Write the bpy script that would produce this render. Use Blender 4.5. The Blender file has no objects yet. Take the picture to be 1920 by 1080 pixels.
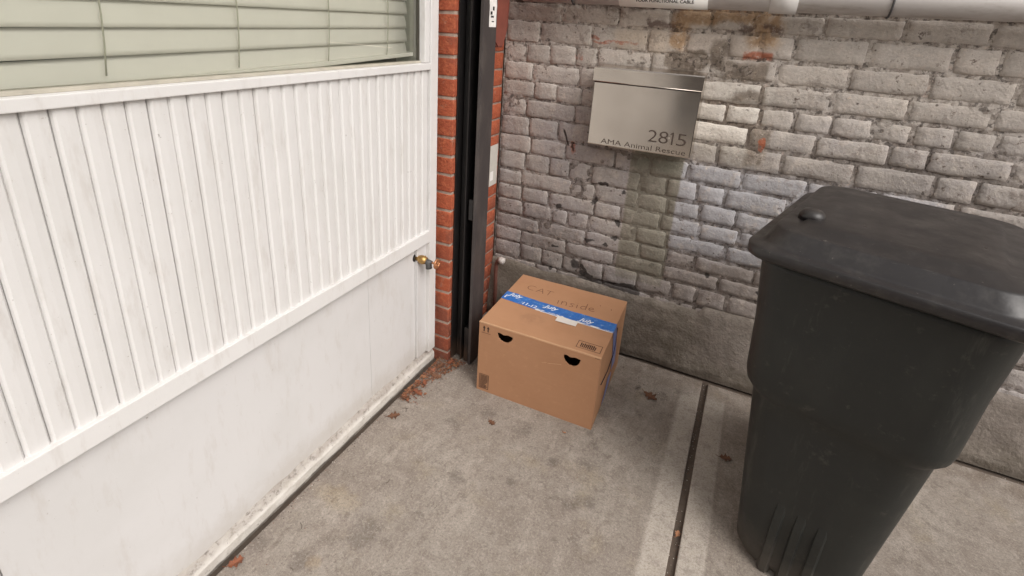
import bpy, bmesh, math, random
from mathutils import Vector, Matrix, noise
random.seed(11)
sc = bpy.context.scene
col = sc.collection
R = math.radians

# ------------------------------------------------------------ camera, sky, sun, exposure
cam = bpy.data.cameras.new('camera')
camo = bpy.data.objects.new('camera', cam); col.objects.link(camo)
right = Vector((0.893895, 0.444855, 0.055281)); fwd = Vector((-0.401872, 0.849884, -0.340875))
fwd.normalize(); right = (right - right.dot(fwd)*fwd).normalized(); up = right.cross(fwd)
camo.matrix_world = Matrix(((right.x, up.x, -fwd.x, 0.9576), (right.y, up.y, -fwd.y, -1.9641),
                            (right.z, up.z, -fwd.z, 1.3200), (0, 0, 0, 1)))
cam.sensor_width = 36; cam.lens = 959.29/1920*36
cam.shift_x = (960-941.17)/1920; cam.shift_y = (383.85-540)/1920
cam.clip_start = 0.02; cam.clip_end = 500
sc.camera = camo

w = bpy.data.worlds.new('World'); sc.world = w; w.use_nodes = True
wn = w.node_tree.nodes; wl = w.node_tree.links
bg = wn['Background']; sky = wn.new('ShaderNodeTexSky'); sky.sky_type = 'NISHITA'; sky.sun_disc = False
SUN_EL, SUN_AZ = 44, 118            # azimuth clockwise from +Y (towards the back wall)
sky.sun_elevation = R(SUN_EL); sky.sun_rotation = R(SUN_AZ); sky.dust_density = 4; sky.air_density = 1.2
hs = wn.new('ShaderNodeHueSaturation'); hs.inputs['Saturation'].default_value = 0.14
tint = wn.new('ShaderNodeMix'); tint.data_type = 'RGBA'; tint.blend_type = 'MULTIPLY'
tint.inputs[0].default_value = 1; tint.inputs[7].default_value = (1.0, 0.975, 0.955, 1)
wl.new(sky.outputs[0], hs.inputs['Color']); wl.new(hs.outputs[0], tint.inputs[6]); wl.new(tint.outputs[2], bg.inputs[0])
bg.inputs[1].default_value = 0.13
sun = bpy.data.lights.new('sun', 'SUN'); sun.energy = 1.15; sun.angle = R(42); sun.color = (1, 0.965, 0.93)
suno = bpy.data.objects.new('sun', sun); col.objects.link(suno)
sd = Vector((math.sin(R(SUN_AZ))*math.cos(R(SUN_EL)), math.cos(R(SUN_AZ))*math.cos(R(SUN_EL)), math.sin(R(SUN_EL))))
suno.rotation_euler = sd.to_track_quat('Z', 'Y').to_euler()
sc.render.engine = 'CYCLES'
sc.view_settings.view_transform = 'Standard'; sc.view_settings.look = 'None'
sc.view_settings.gamma = 1; sc.view_settings.use_curve_mapping = False
sc.view_settings.exposure = 0.42

# ------------------------------------------------------------ tags and mesh helpers
def tag(o, label=None, cat=None, group=None, kind=None):
    if label: o['label'] = label
    if cat: o['category'] = cat
    if group: o['group'] = group
    if kind: o['kind'] = kind
    return o
def empty(name, loc=(0, 0, 0), rot=(0, 0, 0)):
    o = bpy.data.objects.new(name, None); o.location = loc; o.rotation_euler = rot
    o.empty_display_size = 0.05; col.objects.link(o); return o
def link_mesh(name, me, m, parent=None):
    o = bpy.data.objects.new(name, me); col.objects.link(o)
    if m is not None and not me.materials: me.materials.append(m)
    if parent: o.parent = parent
    return o
def bm_obj(name, bm, m, parent=None, smooth=False):
    me = bpy.data.meshes.new(name); bmesh.ops.recalc_face_normals(bm, faces=bm.faces[:])
    if smooth:
        for f in bm.faces: f.smooth = True
    bm.to_mesh(me); bm.free(); return link_mesh(name, me, m, parent)
def bx(bm, x0, x1, y0, y1, z0, z1, bev=0.0, seg=2):
    b2 = bmesh.new()
    v = [b2.verts.new((x, y, z)) for x in (x0, x1) for y in (y0, y1) for z in (z0, z1)]
    for f in ((0, 1, 3, 2), (4, 6, 7, 5), (0, 4, 5, 1), (2, 3, 7, 6), (0, 2, 6, 4), (1, 5, 7, 3)):
        b2.faces.new([v[i] for i in f])
    if bev: bmesh.ops.bevel(b2, geom=b2.edges[:], offset=bev, segments=seg, affect='EDGES', profile=0.6)
    t = bpy.data.meshes.new('t'); b2.to_mesh(t); b2.free(); bm.from_mesh(t); bpy.data.meshes.remove(t)
    return bm
def box(name, dims, m, parent=None, bev=0.0, seg=2):
    return bm_obj(name, bx(bmesh.new(), *dims, bev, seg), m, parent)
def cyl(bm, p0, p1, r0, r1=None, n=20, caps=True):
    r1 = r0 if r1 is None else r1
    p0 = Vector(p0); p1 = Vector(p1); d = (p1-p0).normalized()
    a = d.orthogonal().normalized(); b = d.cross(a)
    A = [bm.verts.new(p0+(a*math.cos(t)+b*math.sin(t))*r0) for t in [2*math.pi*i/n for i in range(n)]]
    B = [bm.verts.new(p1+(a*math.cos(t)+b*math.sin(t))*r1) for t in [2*math.pi*i/n for i in range(n)]]
    for i in range(n):
        f = bm.faces.new((A[i], A[(i+1) % n], B[(i+1) % n], B[i])); f.smooth = True
    if caps: bm.faces.new(A); bm.faces.new(B)
    return bm
def tube(bm, pts, r, n=10):
    pts = [Vector(p) for p in pts]; rings = []
    a = None
    for i, p in enumerate(pts):
        d = (pts[min(i+1, len(pts)-1)]-pts[max(i-1, 0)]).normalized()
        a = d.orthogonal().normalized() if a is None else (a-a.dot(d)*d).normalized()
        b = d.cross(a)
        rr = r[i] if isinstance(r, (list, tuple)) else r
        rings.append([bm.verts.new(p+(a*math.cos(t)+b*math.sin(t))*rr) for t in [2*math.pi*k/n for k in range(n)]])
    for A, B in zip(rings, rings[1:]):
        for i in range(n):
            f = bm.faces.new((A[i], A[(i+1) % n], B[(i+1) % n], B[i])); f.smooth = True
    bm.faces.new(rings[0]); bm.faces.new(rings[-1]); return bm
def text_mesh(body, size, align='LEFT', extrude=0.0, offset=0.0, shear=0.0, space=1.0):
    c = bpy.data.curves.new('t', 'FONT'); c.body = body; c.size = size; c.align_x = align
    c.extrude = extrude; c.offset = offset; c.shear = shear; c.space_character = space; c.resolution_u = 3
    o = bpy.data.objects.new('t', c); col.objects.link(o)
    dg = bpy.context.evaluated_depsgraph_get(); dg.update()
    me = bpy.data.meshes.new_from_object(o.evaluated_get(dg)); bpy.data.objects.remove(o); bpy.data.curves.remove(c)
    me.materials.clear(); return me
def place(o, origin, ex, ey):
    ex = Vector(ex).normalized(); ey = Vector(ey); ey = (ey-ey.dot(ex)*ex).normalized(); ez = ex.cross(ey)
    m = Matrix((ex, ey, ez)).transposed().to_4x4(); m.translation = Vector(origin)
    o.matrix_local = m; return o

# ------------------------------------------------------------ node helpers
class E:
    """one scalar socket in a node tree, with arithmetic"""
    def __init__(s, t, sock): s.t = t; s.s = sock
    def op(s, o, b=None, c=None):
        n = s.t.nodes.new('ShaderNodeMath'); n.operation = o
        for i, v in enumerate((s, b, c)):
            if v is None: continue
            if isinstance(v, E): s.t.links.new(v.s, n.inputs[i])
            else: n.inputs[i].default_value = v
        return E(s.t, n.outputs[0])
    def __add__(s, b): return s.op('ADD', b)
    def __sub__(s, b): return s.op('SUBTRACT', b)
    def __mul__(s, b): return s.op('MULTIPLY', b)
    def __truediv__(s, b): return s.op('DIVIDE', b)
    def mx(s, b): return s.op('MAXIMUM', b)
    def mn(s, b): return s.op('MINIMUM', b)
    def inv(s): return (s*-1)+1
    def step(s, a, b):
        n = s.t.nodes.new('ShaderNodeMapRange'); n.interpolation_type = 'SMOOTHSTEP'
        s.t.links.new(s.s, n.inputs[0]); n.inputs[1].default_value = a; n.inputs[2].default_value = b
        if a > b:
            n.inputs[1].default_value = b; n.inputs[2].default_value = a; n.inputs[3].default_value = 1; n.inputs[4].default_value = 0
        return E(s.t, n.outputs[0])
def srgb(r, g, b):
    f = lambda c: ((c/255+0.055)/1.055)**2.4 if c/255 > 0.04045 else c/255/12.92
    return (f(r), f(g), f(b), 1)
class M:
    def __init__(s, name, rough=0.7, metal=0.0, spec=0.5):
        s.m = bpy.data.materials.new(name); s.m.use_nodes = True; s.t = s.m.node_tree
        s.b = s.t.nodes['Principled BSDF']; s.b.inputs['Roughness'].default_value = rough
        s.b.inputs['Metallic'].default_value = metal; s.b.inputs['Specular IOR Level'].default_value = spec
        s.col = None; s._pos = None
    def coords(s, kind='pos'):
        if kind == 'pos': n = s.t.nodes.new('ShaderNodeNewGeometry'); v = n.outputs['Position']
        else: n = s.t.nodes.new('ShaderNodeTexCoord'); v = n.outputs['Object']
        s.v = v; x = s.t.nodes.new('ShaderNodeSeparateXYZ'); s.t.links.new(v, x.inputs[0])
        s.x, s.y, s.z = [E(s.t, x.outputs[i]) for i in range(3)]
        return s
    def noise(s, scale, detail=4, rough=0.55, sc3=(1, 1, 1), off=0, dist=0):
        mp = s.t.nodes.new('ShaderNodeMapping'); mp.inputs['Scale'].default_value = sc3
        mp.inputs['Location'].default_value = (off, off*1.7, off*0.6)
        s.t.links.new(s.v, mp.inputs[0]); n = s.t.nodes.new('ShaderNodeTexNoise')
        n.inputs['Scale'].default_value = scale; n.inputs['Detail'].default_value = detail; n.inputs['Roughness'].default_value = rough
        n.inputs['Distortion'].default_value = dist
        s.t.links.new(mp.outputs[0], n.inputs['Vector']); return E(s.t, n.outputs['Fac'])
    def voro(s, scale, feat='F1', sc3=(1, 1, 1)):
        mp = s.t.nodes.new('ShaderNodeMapping'); mp.inputs['Scale'].default_value = sc3
        s.t.links.new(s.v, mp.inputs[0]); n = s.t.nodes.new('ShaderNodeTexVoronoi'); n.feature = feat
        n.inputs['Scale'].default_value = scale; s.t.links.new(mp.outputs[0], n.inputs['Vector']); return E(s.t, n.outputs[0])
    def rnd(s):
        n = s.t.nodes.new('ShaderNodeObjectInfo'); return E(s.t, n.outputs['Random'])
    def base(s, c):
        n = s.t.nodes.new('ShaderNodeRGB'); n.outputs[0].default_value = c; s.col = n.outputs[0]; return s
    def mix(s, fac, c, mode='MIX'):
        n = s.t.nodes.new('ShaderNodeMix'); n.data_type = 'RGBA'; n.blend_type = mode
        if isinstance(fac, E): s.t.links.new(fac.s, n.inputs[0])
        else: n.inputs[0].default_value = fac
        s.t.links.new(s.col, n.inputs[6]); n.inputs[7].default_value = c; s.col = n.outputs[2]; return s
    def bright(s, e):         # multiply colour by a scalar socket
        n = s.t.nodes.new('ShaderNodeVectorMath'); n.operation = 'SCALE'
        s.t.links.new(s.col, n.inputs[0]); s.t.links.new(e.s, n.inputs['Scale']); s.col = n.outputs[0]; return s
    def bump(s, h, dist=0.002, strength=1.0):
        n = s.t.nodes.new('ShaderNodeBump'); n.inputs['Distance'].default_value = dist; n.inputs['Strength'].default_value = strength
        s.t.links.new(h.s, n.inputs['Height']); s.t.links.new(n.outputs[0], s.b.inputs['Normal']); return s
    def rough(s, e): s.t.links.new(e.s, s.b.inputs['Roughness']); return s
    def done(s):
        if s.col is not None: s.t.links.new(s.col, s.b.inputs['Base Color'])
        return s.m
def plain(name, c, rough=0.6, metal=0.0, spec=0.5, var=0.12, scale=30):
    m = M(name, rough, metal, spec).coords('obj'); m.base(c)
    m.bright((m.noise(scale, 5)-0.5)*var*2+1); return m.done()

# ------------------------------------------------------------ materials of the setting
def wall_material(name, mortar=False, pargem=False):
    m = M(name, 0.78, 0, 0.3).coords()
    n1 = m.noise(14, 5, 0.6); n2 = m.noise(14, 5, 0.6, off=7.3)
    dx = m.x+(n1-0.5)*0.07; dz = m.z+(n2-0.5)*0.07           # ragged coordinates
    fx = m.x+(n1-0.5)*0.022; fz = m.z+(n2-0.5)*0.022          # nearly straight ones
    fine = m.noise(120, 4, 0.65); med = m.noise(32, 5, 0.6, off=2.1); big = m.noise(5, 4, 0.55, off=4)
    def boxm(x0, x1, z0, z1, s=0.012, X=None, Z=None):
        X = X or dx; Z = Z or dz
        return X.step(x0-s, x0+s)*X.step(x1+s, x1-s)*Z.step(z0-s, z0+s)*Z.step(z1+s, z1-s)
    def ell(cx, cz, rx, rz, a=1.15, b=0.7, X=None, Z=None):
        X = X or dx; Z = Z or dz
        u = (X-cx)/rx; v = (Z-cz)/rz; return (u*u+v*v).step(a, b)
    m.base(srgb(*WALL_BASE))
    m.mix(big.step(0.42, 0.62)*0.6, srgb(164, 156, 148))
    m.mix(dz.step(0.92, 1.20)*0.6, srgb(200, 190, 179)); m.mix(m.noise(10, 6, 0.75, off=91).step(0.48, 0.60)*dz.step(0.60, 0.95)*0.5, srgb(198, 188, 178))      # dustier, creamier paint high on the wall
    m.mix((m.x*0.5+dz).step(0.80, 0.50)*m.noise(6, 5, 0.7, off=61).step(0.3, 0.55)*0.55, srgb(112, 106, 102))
    m.mix(boxm(0.985, 2.6, 0.30, 1.0, 0.06)*0.45, srgb(160, 152, 146))
    m.mix(boxm(0.72, 1.55, 0.50, 0.86, 0.02, fx, fz)*0.9, srgb(166, 164, 167))   # cool lilac repaint
    m.mix(boxm(0.70, 1.40, 0.26, 0.50, 0.03)*0.6, srgb(140, 130, 124))
    m.mix(boxm(0.572, 0.765, 0.36, 0.90, 0.006, fx, m.z)*0.92, srgb(134, 127, 115))  # greenish grey vertical repaint
    m.mix(boxm(0.580, 0.76, 0.81, 0.92, 0.02, fx, dz)*0.75, srgb(116, 120, 106))
    # bright flaking paint to the right of the letter box
    wh = boxm(0.77, 1.00, 0.93, 1.155, 0.02)
    m.mix(wh*(0.95 if not mortar else 0.55), srgb(214, 206, 196))
    m.mix(boxm(0.79, 1.02, 0.875, 0.96, 0.02)*0.6, srgb(168, 160, 148))
    m.mix(boxm(0.45, 0.64, 1.245, 1.31, 0.02)*0.7, srgb(196, 180, 162))
    m.mix(boxm(0.68, 0.98, 1.24, 1.32, 0.03)*0.45, srgb(196, 180, 166))
    # bare mortar patches
    gm = ell(0.715, 1.215, 0.085, 0.045).mx(boxm(0.79, 0.845, 1.19, 1.29)).mx(boxm(0.84, 0.98, 1.165, 1.228))
    gm = gm.mx(boxm(0.88, 0.985, 1.10, 1.135)).mx(boxm(0.965, 1.03, 0.88, 1.02))
    if mortar: gm = gm.mx(boxm(0.80, 1.0, 0.955, 1.16, 0.01, fx, fz))
    m.mix(gm*0.9, srgb(128, 116, 104)); m.mix(gm*med.step(0.5, 0.7)*0.6, srgb(150, 136, 122))
    # rusty tan run below the pipe
    tn = boxm(0.645, 0.705, 1.26, 1.40, 0.012).mx(boxm(0.69, 0.98, 1.345, 1.40, 0.012)).mx(boxm(0.90, 0.99, 1.28, 1.37, 0.02))
    m.mix(tn*0.8, srgb(176, 146, 112)); m.mix(tn*med.step(0.6, 0.45)*0.5, srgb(150, 118, 86))
    m.mix(boxm(0.50, 1.0, 1.315, 1.345, 0.01)*n1.step(0.48, 0.56)*0.8, srgb(96, 76, 68))
    m.mix(boxm(0.0, 0.66, 1.375, 1.46, 0.01)*0.7, srgb(92, 78, 68))
    # paint worn off red brick
    org = boxm(0.893, 0.982, 1.238, 1.264, 0.005, fx, fz).mx(ell(1.010, 0.960, 0.012, 0.026))
    m.mix(org*n2.step(0.36, 0.46)*0.85, srgb(172, 96, 66))
    sp = ell(0.316, 1.205, 0.022, 0.02).mx(ell(0.335, 0.845, 0.012, 0.03)).mx(ell(0.455, 1.262, 0.09, 0.008)).mx(ell(0.36, 1.277, 0.03, 0.008))
    m.mix(sp*n2.step(0.42, 0.55)*0.7, srgb(176, 104, 78))
    # chips, pits and dirt held in the joints
    m.mix(m.noise(19, 8, 0.78, off=111).step(0.555, 0.575)*0.42, srgb(190, 178, 168)); m.mix(m.noise(15, 8, 0.78, off=121).step(0.575, 0.595)*0.42, srgb(126, 114, 106))
    m.mix(m.noise(42, 8, 0.8, off=131).step(0.60, 0.62)*dz.step(0.45, 0.9)*0.65, srgb(206, 194, 182))
    chips = m.noise(46, 6, 0.7, off=9).step(0.605, 0.635)*m.noise(7, 3, 0.5, off=1).step(0.45, 0.6)
    m.mix(chips*0.8, srgb(92, 76, 66)); m.mix(m.noise(55, 6, 0.8, sc3=(0.4, 1, 1.6), off=71).step(0.62, 0.67)*m.noise(6, 3, 0.5, off=2).step(0.42, 0.55)*0.7, srgb(70, 60, 54)); m.mix(m.noise(80, 5, 0.75, off=51).step(0.60, 0.68)*0.5, srgb(112, 98, 90)); m.mix(m.noise(85, 5, 0.75, off=57).step(0.61, 0.69)*0.45, srgb(196, 184, 174))
    pk = m.noise(24, 6, 0.72, off=15).step(0.64, 0.70)
    m.mix(pk*0.5, srgb(206, 186, 168))
    pits = m.voro(34).step(0.16, 0.09)*m.noise(9, 2, 0.5, off=21).step(0.55, 0.62)
    m.mix(pits*0.8, srgb(70, 58, 52))
    if mortar:
        m.mix(m.noise(38, 5, 0.65, off=3).step(0.44, 0.60)*(0.55), srgb(100, 88, 79))
        m.mix(dz.step(1.2, 0.9)*m.noise(16, 4, 0.6, off=43).step(0.38, 0.55)*0.5, srgb(84, 74, 67))
        m.mix(m.noise(60, 5, 0.65, off=13).step(0.53, 0.60)*0.65, srgb(52, 44, 40))
        m.mix(m.noise(30, 5, 0.65, off=33).step(0.62, 0.68)*0.7, srgb(190, 172, 160))
    # soot smears and black splashes
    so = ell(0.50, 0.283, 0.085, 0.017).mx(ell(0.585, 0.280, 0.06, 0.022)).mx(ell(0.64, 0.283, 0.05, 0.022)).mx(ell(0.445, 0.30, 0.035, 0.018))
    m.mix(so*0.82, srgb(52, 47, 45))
    bl = ell(0.478, 0.713, 0.020, 0.010)
    for (cx, cz, rx, rz) in ((0.296, 0.578, 0.016, 0.012), (0.447, 0.635, 0.012, 0.02), (0.552, 0.560, 0.014, 0.015), (0.440, 0.462, 0.022, 0.008),
                             (0.40, 0.33, 0.02, 0.024), (0.432, 0.324, 0.012, 0.014), (0.287, 0.29, 0.014, 0.01), (0.716, 0.414, 0.012, 0.010),
                             (0.561, 0.694, 0.009, 0.011), (0.334, 0.85, 0.008, 0.02), (0.925, 0.43, 0.012, 0.012), (0.52, 0.45, 0.016, 0.008),
                             (0.55, 0.50, 0.012, 0.014), (1.12, 0.40, 0.02, 0.01), (1.30, 0.62, 0.015, 0.012), (0.30, 0.40, 0.02, 0.008)):
        bl = bl.mx(ell(cx, cz, rx, rz, 1.3, 0.4))
    m.mix(bl*0.85, srgb(40, 35, 33))
    u = (fx-0.301)+(fz-0.882)*0.42; sl = (u*u/(0.005*0.005)).step(1.5, 0.3)*fz.step(0.848, 0.853)*fz.step(0.918, 0.908)
    m.mix(sl*0.9, srgb(42, 34, 30))
    m.mix(boxm(0.574, 0.763, 0.33, 0.90, 0.005, fx, m.z)*0.55, srgb(128, 123, 110))
    # damp, dirty cement render at the foot
    if pargem:
        m.mix(1.0, srgb(124, 115, 105)); m.mix(big.step(0.4, 0.65)*0.6, srgb(106, 98, 86)); m.mix(m.noise(11, 6, 0.7, off=5).step(0.45, 0.62)*0.7, srgb(146, 137, 127))
        m.mix(m.noise(60, 6, 0.7, off=8).step(0.5, 0.72)*0.5, srgb(82, 73, 64)); m.mix(boxm(0.95, 2.5, 0.08, 0.30, 0.04)*0.4, srgb(138, 128, 122))
        m.mix(m.noise(20, 5, 0.7, sc3=(0.35, 1, 2.5), off=12).step(0.60, 0.70)*0.35, srgb(74, 66, 60)); m.mix(m.z.step(0.035, 0.012)*0.6, srgb(78, 68, 58))
    m.bright(((fine-0.5)*0.45+(med-0.5)*0.40+1)*((m.rnd()-0.5)*0.16+1))
    m.bump(fine*0.5+med*0.9+m.noise(70, 5, 0.65, off=30)*0.6, 0.006, 0.8)
    m.rough(med*0.3+0.6)
    return m.done()
WALL_BASE = (166, 159, 156)
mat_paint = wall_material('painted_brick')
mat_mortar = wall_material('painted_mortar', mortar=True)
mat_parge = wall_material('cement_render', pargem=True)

def concrete():
    m = M('pavement_concrete', 0.85, 0, 0.3).coords()
    f1 = m.noise(420, 3, 0.6); f2 = m.noise(160, 4, 0.7, off=2); md = m.noise(22, 6, 0.65, off=5); bg_ = m.noise(3.2, 5, 0.6, off=1)
    n1 = m.noise(16, 5, 0.6, off=11); n2 = m.noise(16, 5, 0.6, off=17)
    n3 = m.noise(70, 4, 0.6, off=19); dx = m.x+(n1-0.5)*0.07+(n3-0.5)*0.03; dy = m.y+(n2-0.5)*0.07+(n3-0.5)*0.03
    def ell(cx, cy, r, ry=None, a=1.4, b=0.3):
        u = (dx-cx)/r; v = (dy-cy)/(ry or r); return (u*u+v*v).step(a+0.5, 0.0)
    m.base(srgb(151, 142, 132))
    m.mix(bg_.step(0.42, 0.58)*0.5, srgb(138, 127, 117)); m.mix(m.noise(7, 9, 0.82, sc3=(1.6, 0.7, 1), off=91).step(0.51, 0.57)*0.38, srgb(122, 111, 101)); m.mix(m.noise(9, 9, 0.82, sc3=(1.5, 0.7, 1), off=97).step(0.53, 0.59)*0.42, srgb(176, 166, 155)); m.mix(m.noise(28, 7, 0.8, off=117).step(0.57, 0.60)*0.45, srgb(104, 94, 86)); m.mix(md.step(0.50, 0.68)*0.5, srgb(170, 160, 150))
    m.mix(m.noise(9, 5, 0.6, off=25).step(0.5, 0.7)*0.35, srgb(122, 110, 100))
    m.mix(m.noise(6, 4, 0.6, off=45).step(0.55, 0.72)*0.3, srgb(150, 136, 108))
    st = m.x.step(0.915, 0.932)*m.x.step(1.088, 1.078)*(m.noise(5, 3, 0.5, off=3).step(0.3, 0.55)*0.5+0.5)
    m.mix(st*0.75*m.y.step(-0.10, -0.2), srgb(190, 181, 170))
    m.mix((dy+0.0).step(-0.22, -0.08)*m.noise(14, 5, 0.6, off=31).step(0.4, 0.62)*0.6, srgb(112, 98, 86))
    s = None
    for a in ((0.245, -1.211, 0.045, 0.05), (0.770, -0.236, 0.014), (0.698, -0.436, 0.02), (0.752, -0.42, 0.012), (0.801, -0.377, 0.018), (0.80, -0.27, 0.012),
              (0.707, -0.842, 0.028), (0.758, -0.824, 0.02), (0.243, -0.743, 0.026, 0.022), (0.707, -0.688, 0.03), (0.025, -1.36, 0.03), (0.16, -1.34, 0.03),
              (0.70, -0.60, 0.016), (0.68, -0.55, 0.014), (0.90, -0.33, 0.014), (0.83, -0.50, 0.012), (0.62, -0.74, 0.02), (0.38, -0.93, 0.025),
              (0.52, -0.86, 0.02), (1.02, -0.80, 0.009), (0.955, -0.75, 0.010), (0.47, -0.66, 0.03), (0.33, -0.645, 0.03), (0.86, -0.24, 0.02), (0.93, -0.17, 0.03, 0.012)):
        e = ell(*a); s = e if s is None else s.mx(e)
    m.mix(s*m.noise(42, 7, 0.8, off=61).step(0.40, 0.50)*0.46, srgb(88, 79, 73))
    d = ell(0.770, -0.236, 0.010, 0.010, 1.2, 0.8); m.mix(d*0.6, srgb(50, 44, 40))
    m.mix(ell(0.10, -1.16, 0.07, 0.03)*0.22, srgb(170, 150, 108)); m.mix(ell(0.19, -1.33, 0.02)*0.2, srgb(168, 138, 88))
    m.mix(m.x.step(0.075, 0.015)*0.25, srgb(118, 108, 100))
    # grit under the gate track
    m.mix(ell(0.10, -0.43, 0.10, 0.06)*0.6, srgb(88, 76, 66))
    m.mix(m.voro(260).step(0.22, 0.1)*m.noise(30, 2, 0.5).step(0.5, 0.6)*0.35, srgb(88, 78, 70))
    m.mix(m.noise(150, 5, 0.75, off=71).step(0.50, 0.62)*0.42, srgb(108, 98, 90)); m.mix(m.noise(34, 6, 0.7, off=77).step(0.50, 0.64)*0.35, srgb(118, 108, 100)); m.mix(m.noise(130, 5, 0.75, off=81).step(0.52, 0.64)*0.45, srgb(178, 168, 158))
    m.bright((f1-0.5)*0.75+(f2-0.5)*0.65+1.0)
    m.bump(f1*0.5+f2*0.8+md*0.5, 0.003, 0.55)
    return m.done()
mat_conc = concrete()
mat_joint = plain('joint_filler', srgb(92, 80, 70), 0.9, var=0.4, scale=60)

def white_paint(name, c=(217, 215, 213), grime=0.35, chip=True):
    m = M(name, 0.5, 0, 0.4).coords(); m.base(srgb(*c))
    m.mix(m.noise(4, 4, 0.6).step(0.4, 0.7)*0.35, srgb(c[0]-12, c[1]-12, c[2]-14))
    m.mix(m.noise(30, 5, 0.7, sc3=(1, 1, 0.25), off=4).step(0.52, 0.70)*grime*0.8, srgb(184, 176, 168)); m.mix((m.z+(m.noise(9, 5, 0.7, off=31)-0.5)*0.14).step(0.15, 0.06)*0.45, srgb(176, 168, 158)); m.mix(m.noise(120, 3, 0.6, off=37).step(0.70, 0.75)*0.5, srgb(150, 140, 130))
    if chip: m.mix(m.noise(42, 5, 0.7, off=14).step(0.70, 0.735)*0.6, srgb(120, 112, 104))
    m.bump(m.noise(60, 4, 0.6)*0.6+m.noise(9, 3, 0.5)*1.2, 0.0015, 0.5); return m.done()
mat_white = white_paint('white_gloss_paint')
mat_panel = white_paint('white_panel_paint', (208, 206, 205))
def kerb_mat():
    m = M('painted_kerb', 0.7).coords(); m.base(srgb(200, 195, 188))
    n1 = m.noise(26, 6, 0.7, sc3=(1, 0.5, 1)); n2 = m.noise(60, 5, 0.7, off=5)
    top = (m.z+(n1-0.5)*0.014).step(0.036, 0.048)
    m.mix(top*(n1.step(0.35, 0.6)*0.5+0.5)*0.9, srgb(156, 147, 139)); m.mix(top*n2.step(0.50, 0.62)*0.6, srgb(108, 100, 94)); m.mix(n1.step(0.5, 0.62)*0.4, srgb(176, 168, 160))
    m.mix((m.z+(n1-0.5)*0.02).step(0.012, 0.006)*0.95, srgb(92, 84, 76)); m.mix(n2.step(0.62, 0.67)*0.75, srgb(112, 103, 95)); m.mix(m.noise(18, 5, 0.7, off=9).step(0.5, 0.62)*0.35, srgb(170, 162, 152))
    m.mix((m.z+(n1-0.5)*0.01).step(0.072, 0.079)*n1.step(0.42, 0.55)*0.85, srgb(84, 78, 74))
    m.bump(n1*1.2+n2*0.6, 0.005, 0.8); return m.done()
mat_kerb = kerb_mat()
def red_brick(name='red_brick', dark=False):
    m = M(name, 0.85).coords(); m.base(srgb(168, 84, 54)); r = m.rnd()
    m.mix(r.step(0, 1)*0.55, srgb(146, 68, 44)); m.mix(m.noise(60, 5, 0.7).step(0.45, 0.65)*0.5, srgb(196, 112, 74))
    m.mix(m.noise(150, 4, 0.7, off=3).step(0.55, 0.7)*0.6, srgb(104, 52, 38)); m.mix(m.noise(8, 4, 0.6, off=8).step(0.5, 0.7)*0.45, srgb(112, 72, 60)); m.mix(m.noise(26, 5, 0.75, off=38).step(0.58, 0.68)*0.4, srgb(158, 128, 110))
    m.mix((m.z+(m.noise(12)-0.5)*0.2).step(0.62, 0.25)*m.noise(10, 4, 0.6, off=9).step(0.35, 0.6)*0.5, srgb(88, 60, 52))
    m.bump(m.noise(140, 5, 0.7)+m.noise(40, 4, 0.6)*0.7, 0.005, 0.8); return m.done()
mat_red = red_brick()
mat_rmortar = plain('grey_mortar', srgb(166, 146, 132), 0.9, var=0.45, scale=70)
def steel_black():
    m = M('black_painted_steel', 0.42, 0, 0.5).coords(); m.base(srgb(26, 24, 24))
    m.mix(m.noise(40, 5, 0.7, sc3=(1, 1, 0.3)).step(0.5, 0.7)*0.4, srgb(58, 52, 49)); m.mix(m.noise(90, 5, 0.7, off=5).step(0.68, 0.74)*0.8, srgb(110, 92, 78))
    m.mix((m.z+(m.noise(20)-0.5)*0.1).step(0.10, 0.02)*0.6, srgb(84, 66, 54))
    m.bump(m.noise(50, 4, 0.6), 0.001, 0.6); return m.done()
mat_black = steel_black()
def steel_grey():
    m = M('charcoal_painted_steel', 0.5, 0, 0.5).coords(); m.base(srgb(62, 56, 55))
    m.mix(m.noise(14, 5, 0.7, sc3=(1, 1, 0.4)).step(0.45, 0.7)*0.5, srgb(92, 84, 79)); m.mix(m.noise(80, 5, 0.7, off=5).step(0.66, 0.74)*0.7, srgb(40, 35, 33))
    m.bump(m.noise(50, 4, 0.6), 0.001, 0.6); return m.done()
mat_char = steel_grey()

# ------------------------------------------------------------ ground
pav = empty('pavement'); tag(pav, kind='structure')
box('joint_bed', (-0.4, 6, -4.5, 0.0, -0.06, -0.012), mat_joint, pav)
def slab(x0, x1, y0, y1):
    me_b = bmesh.new(); bx(me_b, x0, x1, y0, y1, -0.05, 0, 0.004, 2)
    return bm_obj('paving_slab', me_b, mat_conc, pav)
slab(0.006, 0.993, -1.98, -0.062); slab(1.015, 2.62, -1.98, -0.066); slab(2.635, 4.3, -1.98, -0.066)
slab(0.011, 0.993, -3.2, -1.995); slab(1.015, 2.62, -3.2, -1.995); slab(2.635, 4.3, -3.2, -1.995)
# far side pavement, kerb and road behind the camera
mat_asph = plain('asphalt', srgb(66, 65, 66), 0.9, var=0.5, scale=80)
tag(box('pavement_far', (-30, 30, -16.0, -13.0, -0.3, -0.004), mat_conc), kind='structure')
tag(box('pavement_near', (0.011, 30, -4.2, -3.214, -0.3, -0.006), mat_conc), kind='structure')
tag(box('pavement_side', (4.314, 30, -3.214, 0, -0.3, -0.006), mat_conc), kind='structure')
tag(box('kerb_street', (0.011, 30, -4.35, -4.203, -0.3, 0.0), mat_conc, bev=0.01), kind='structure')
tag(box('road', (-90, 90, -90, -4.353, -0.4, -0.13), mat_asph), kind='structure')
tag(box('ground', (-90, 90, -4.352, 90, -0.8, -0.31), mat_asph), kind='structure')

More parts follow.
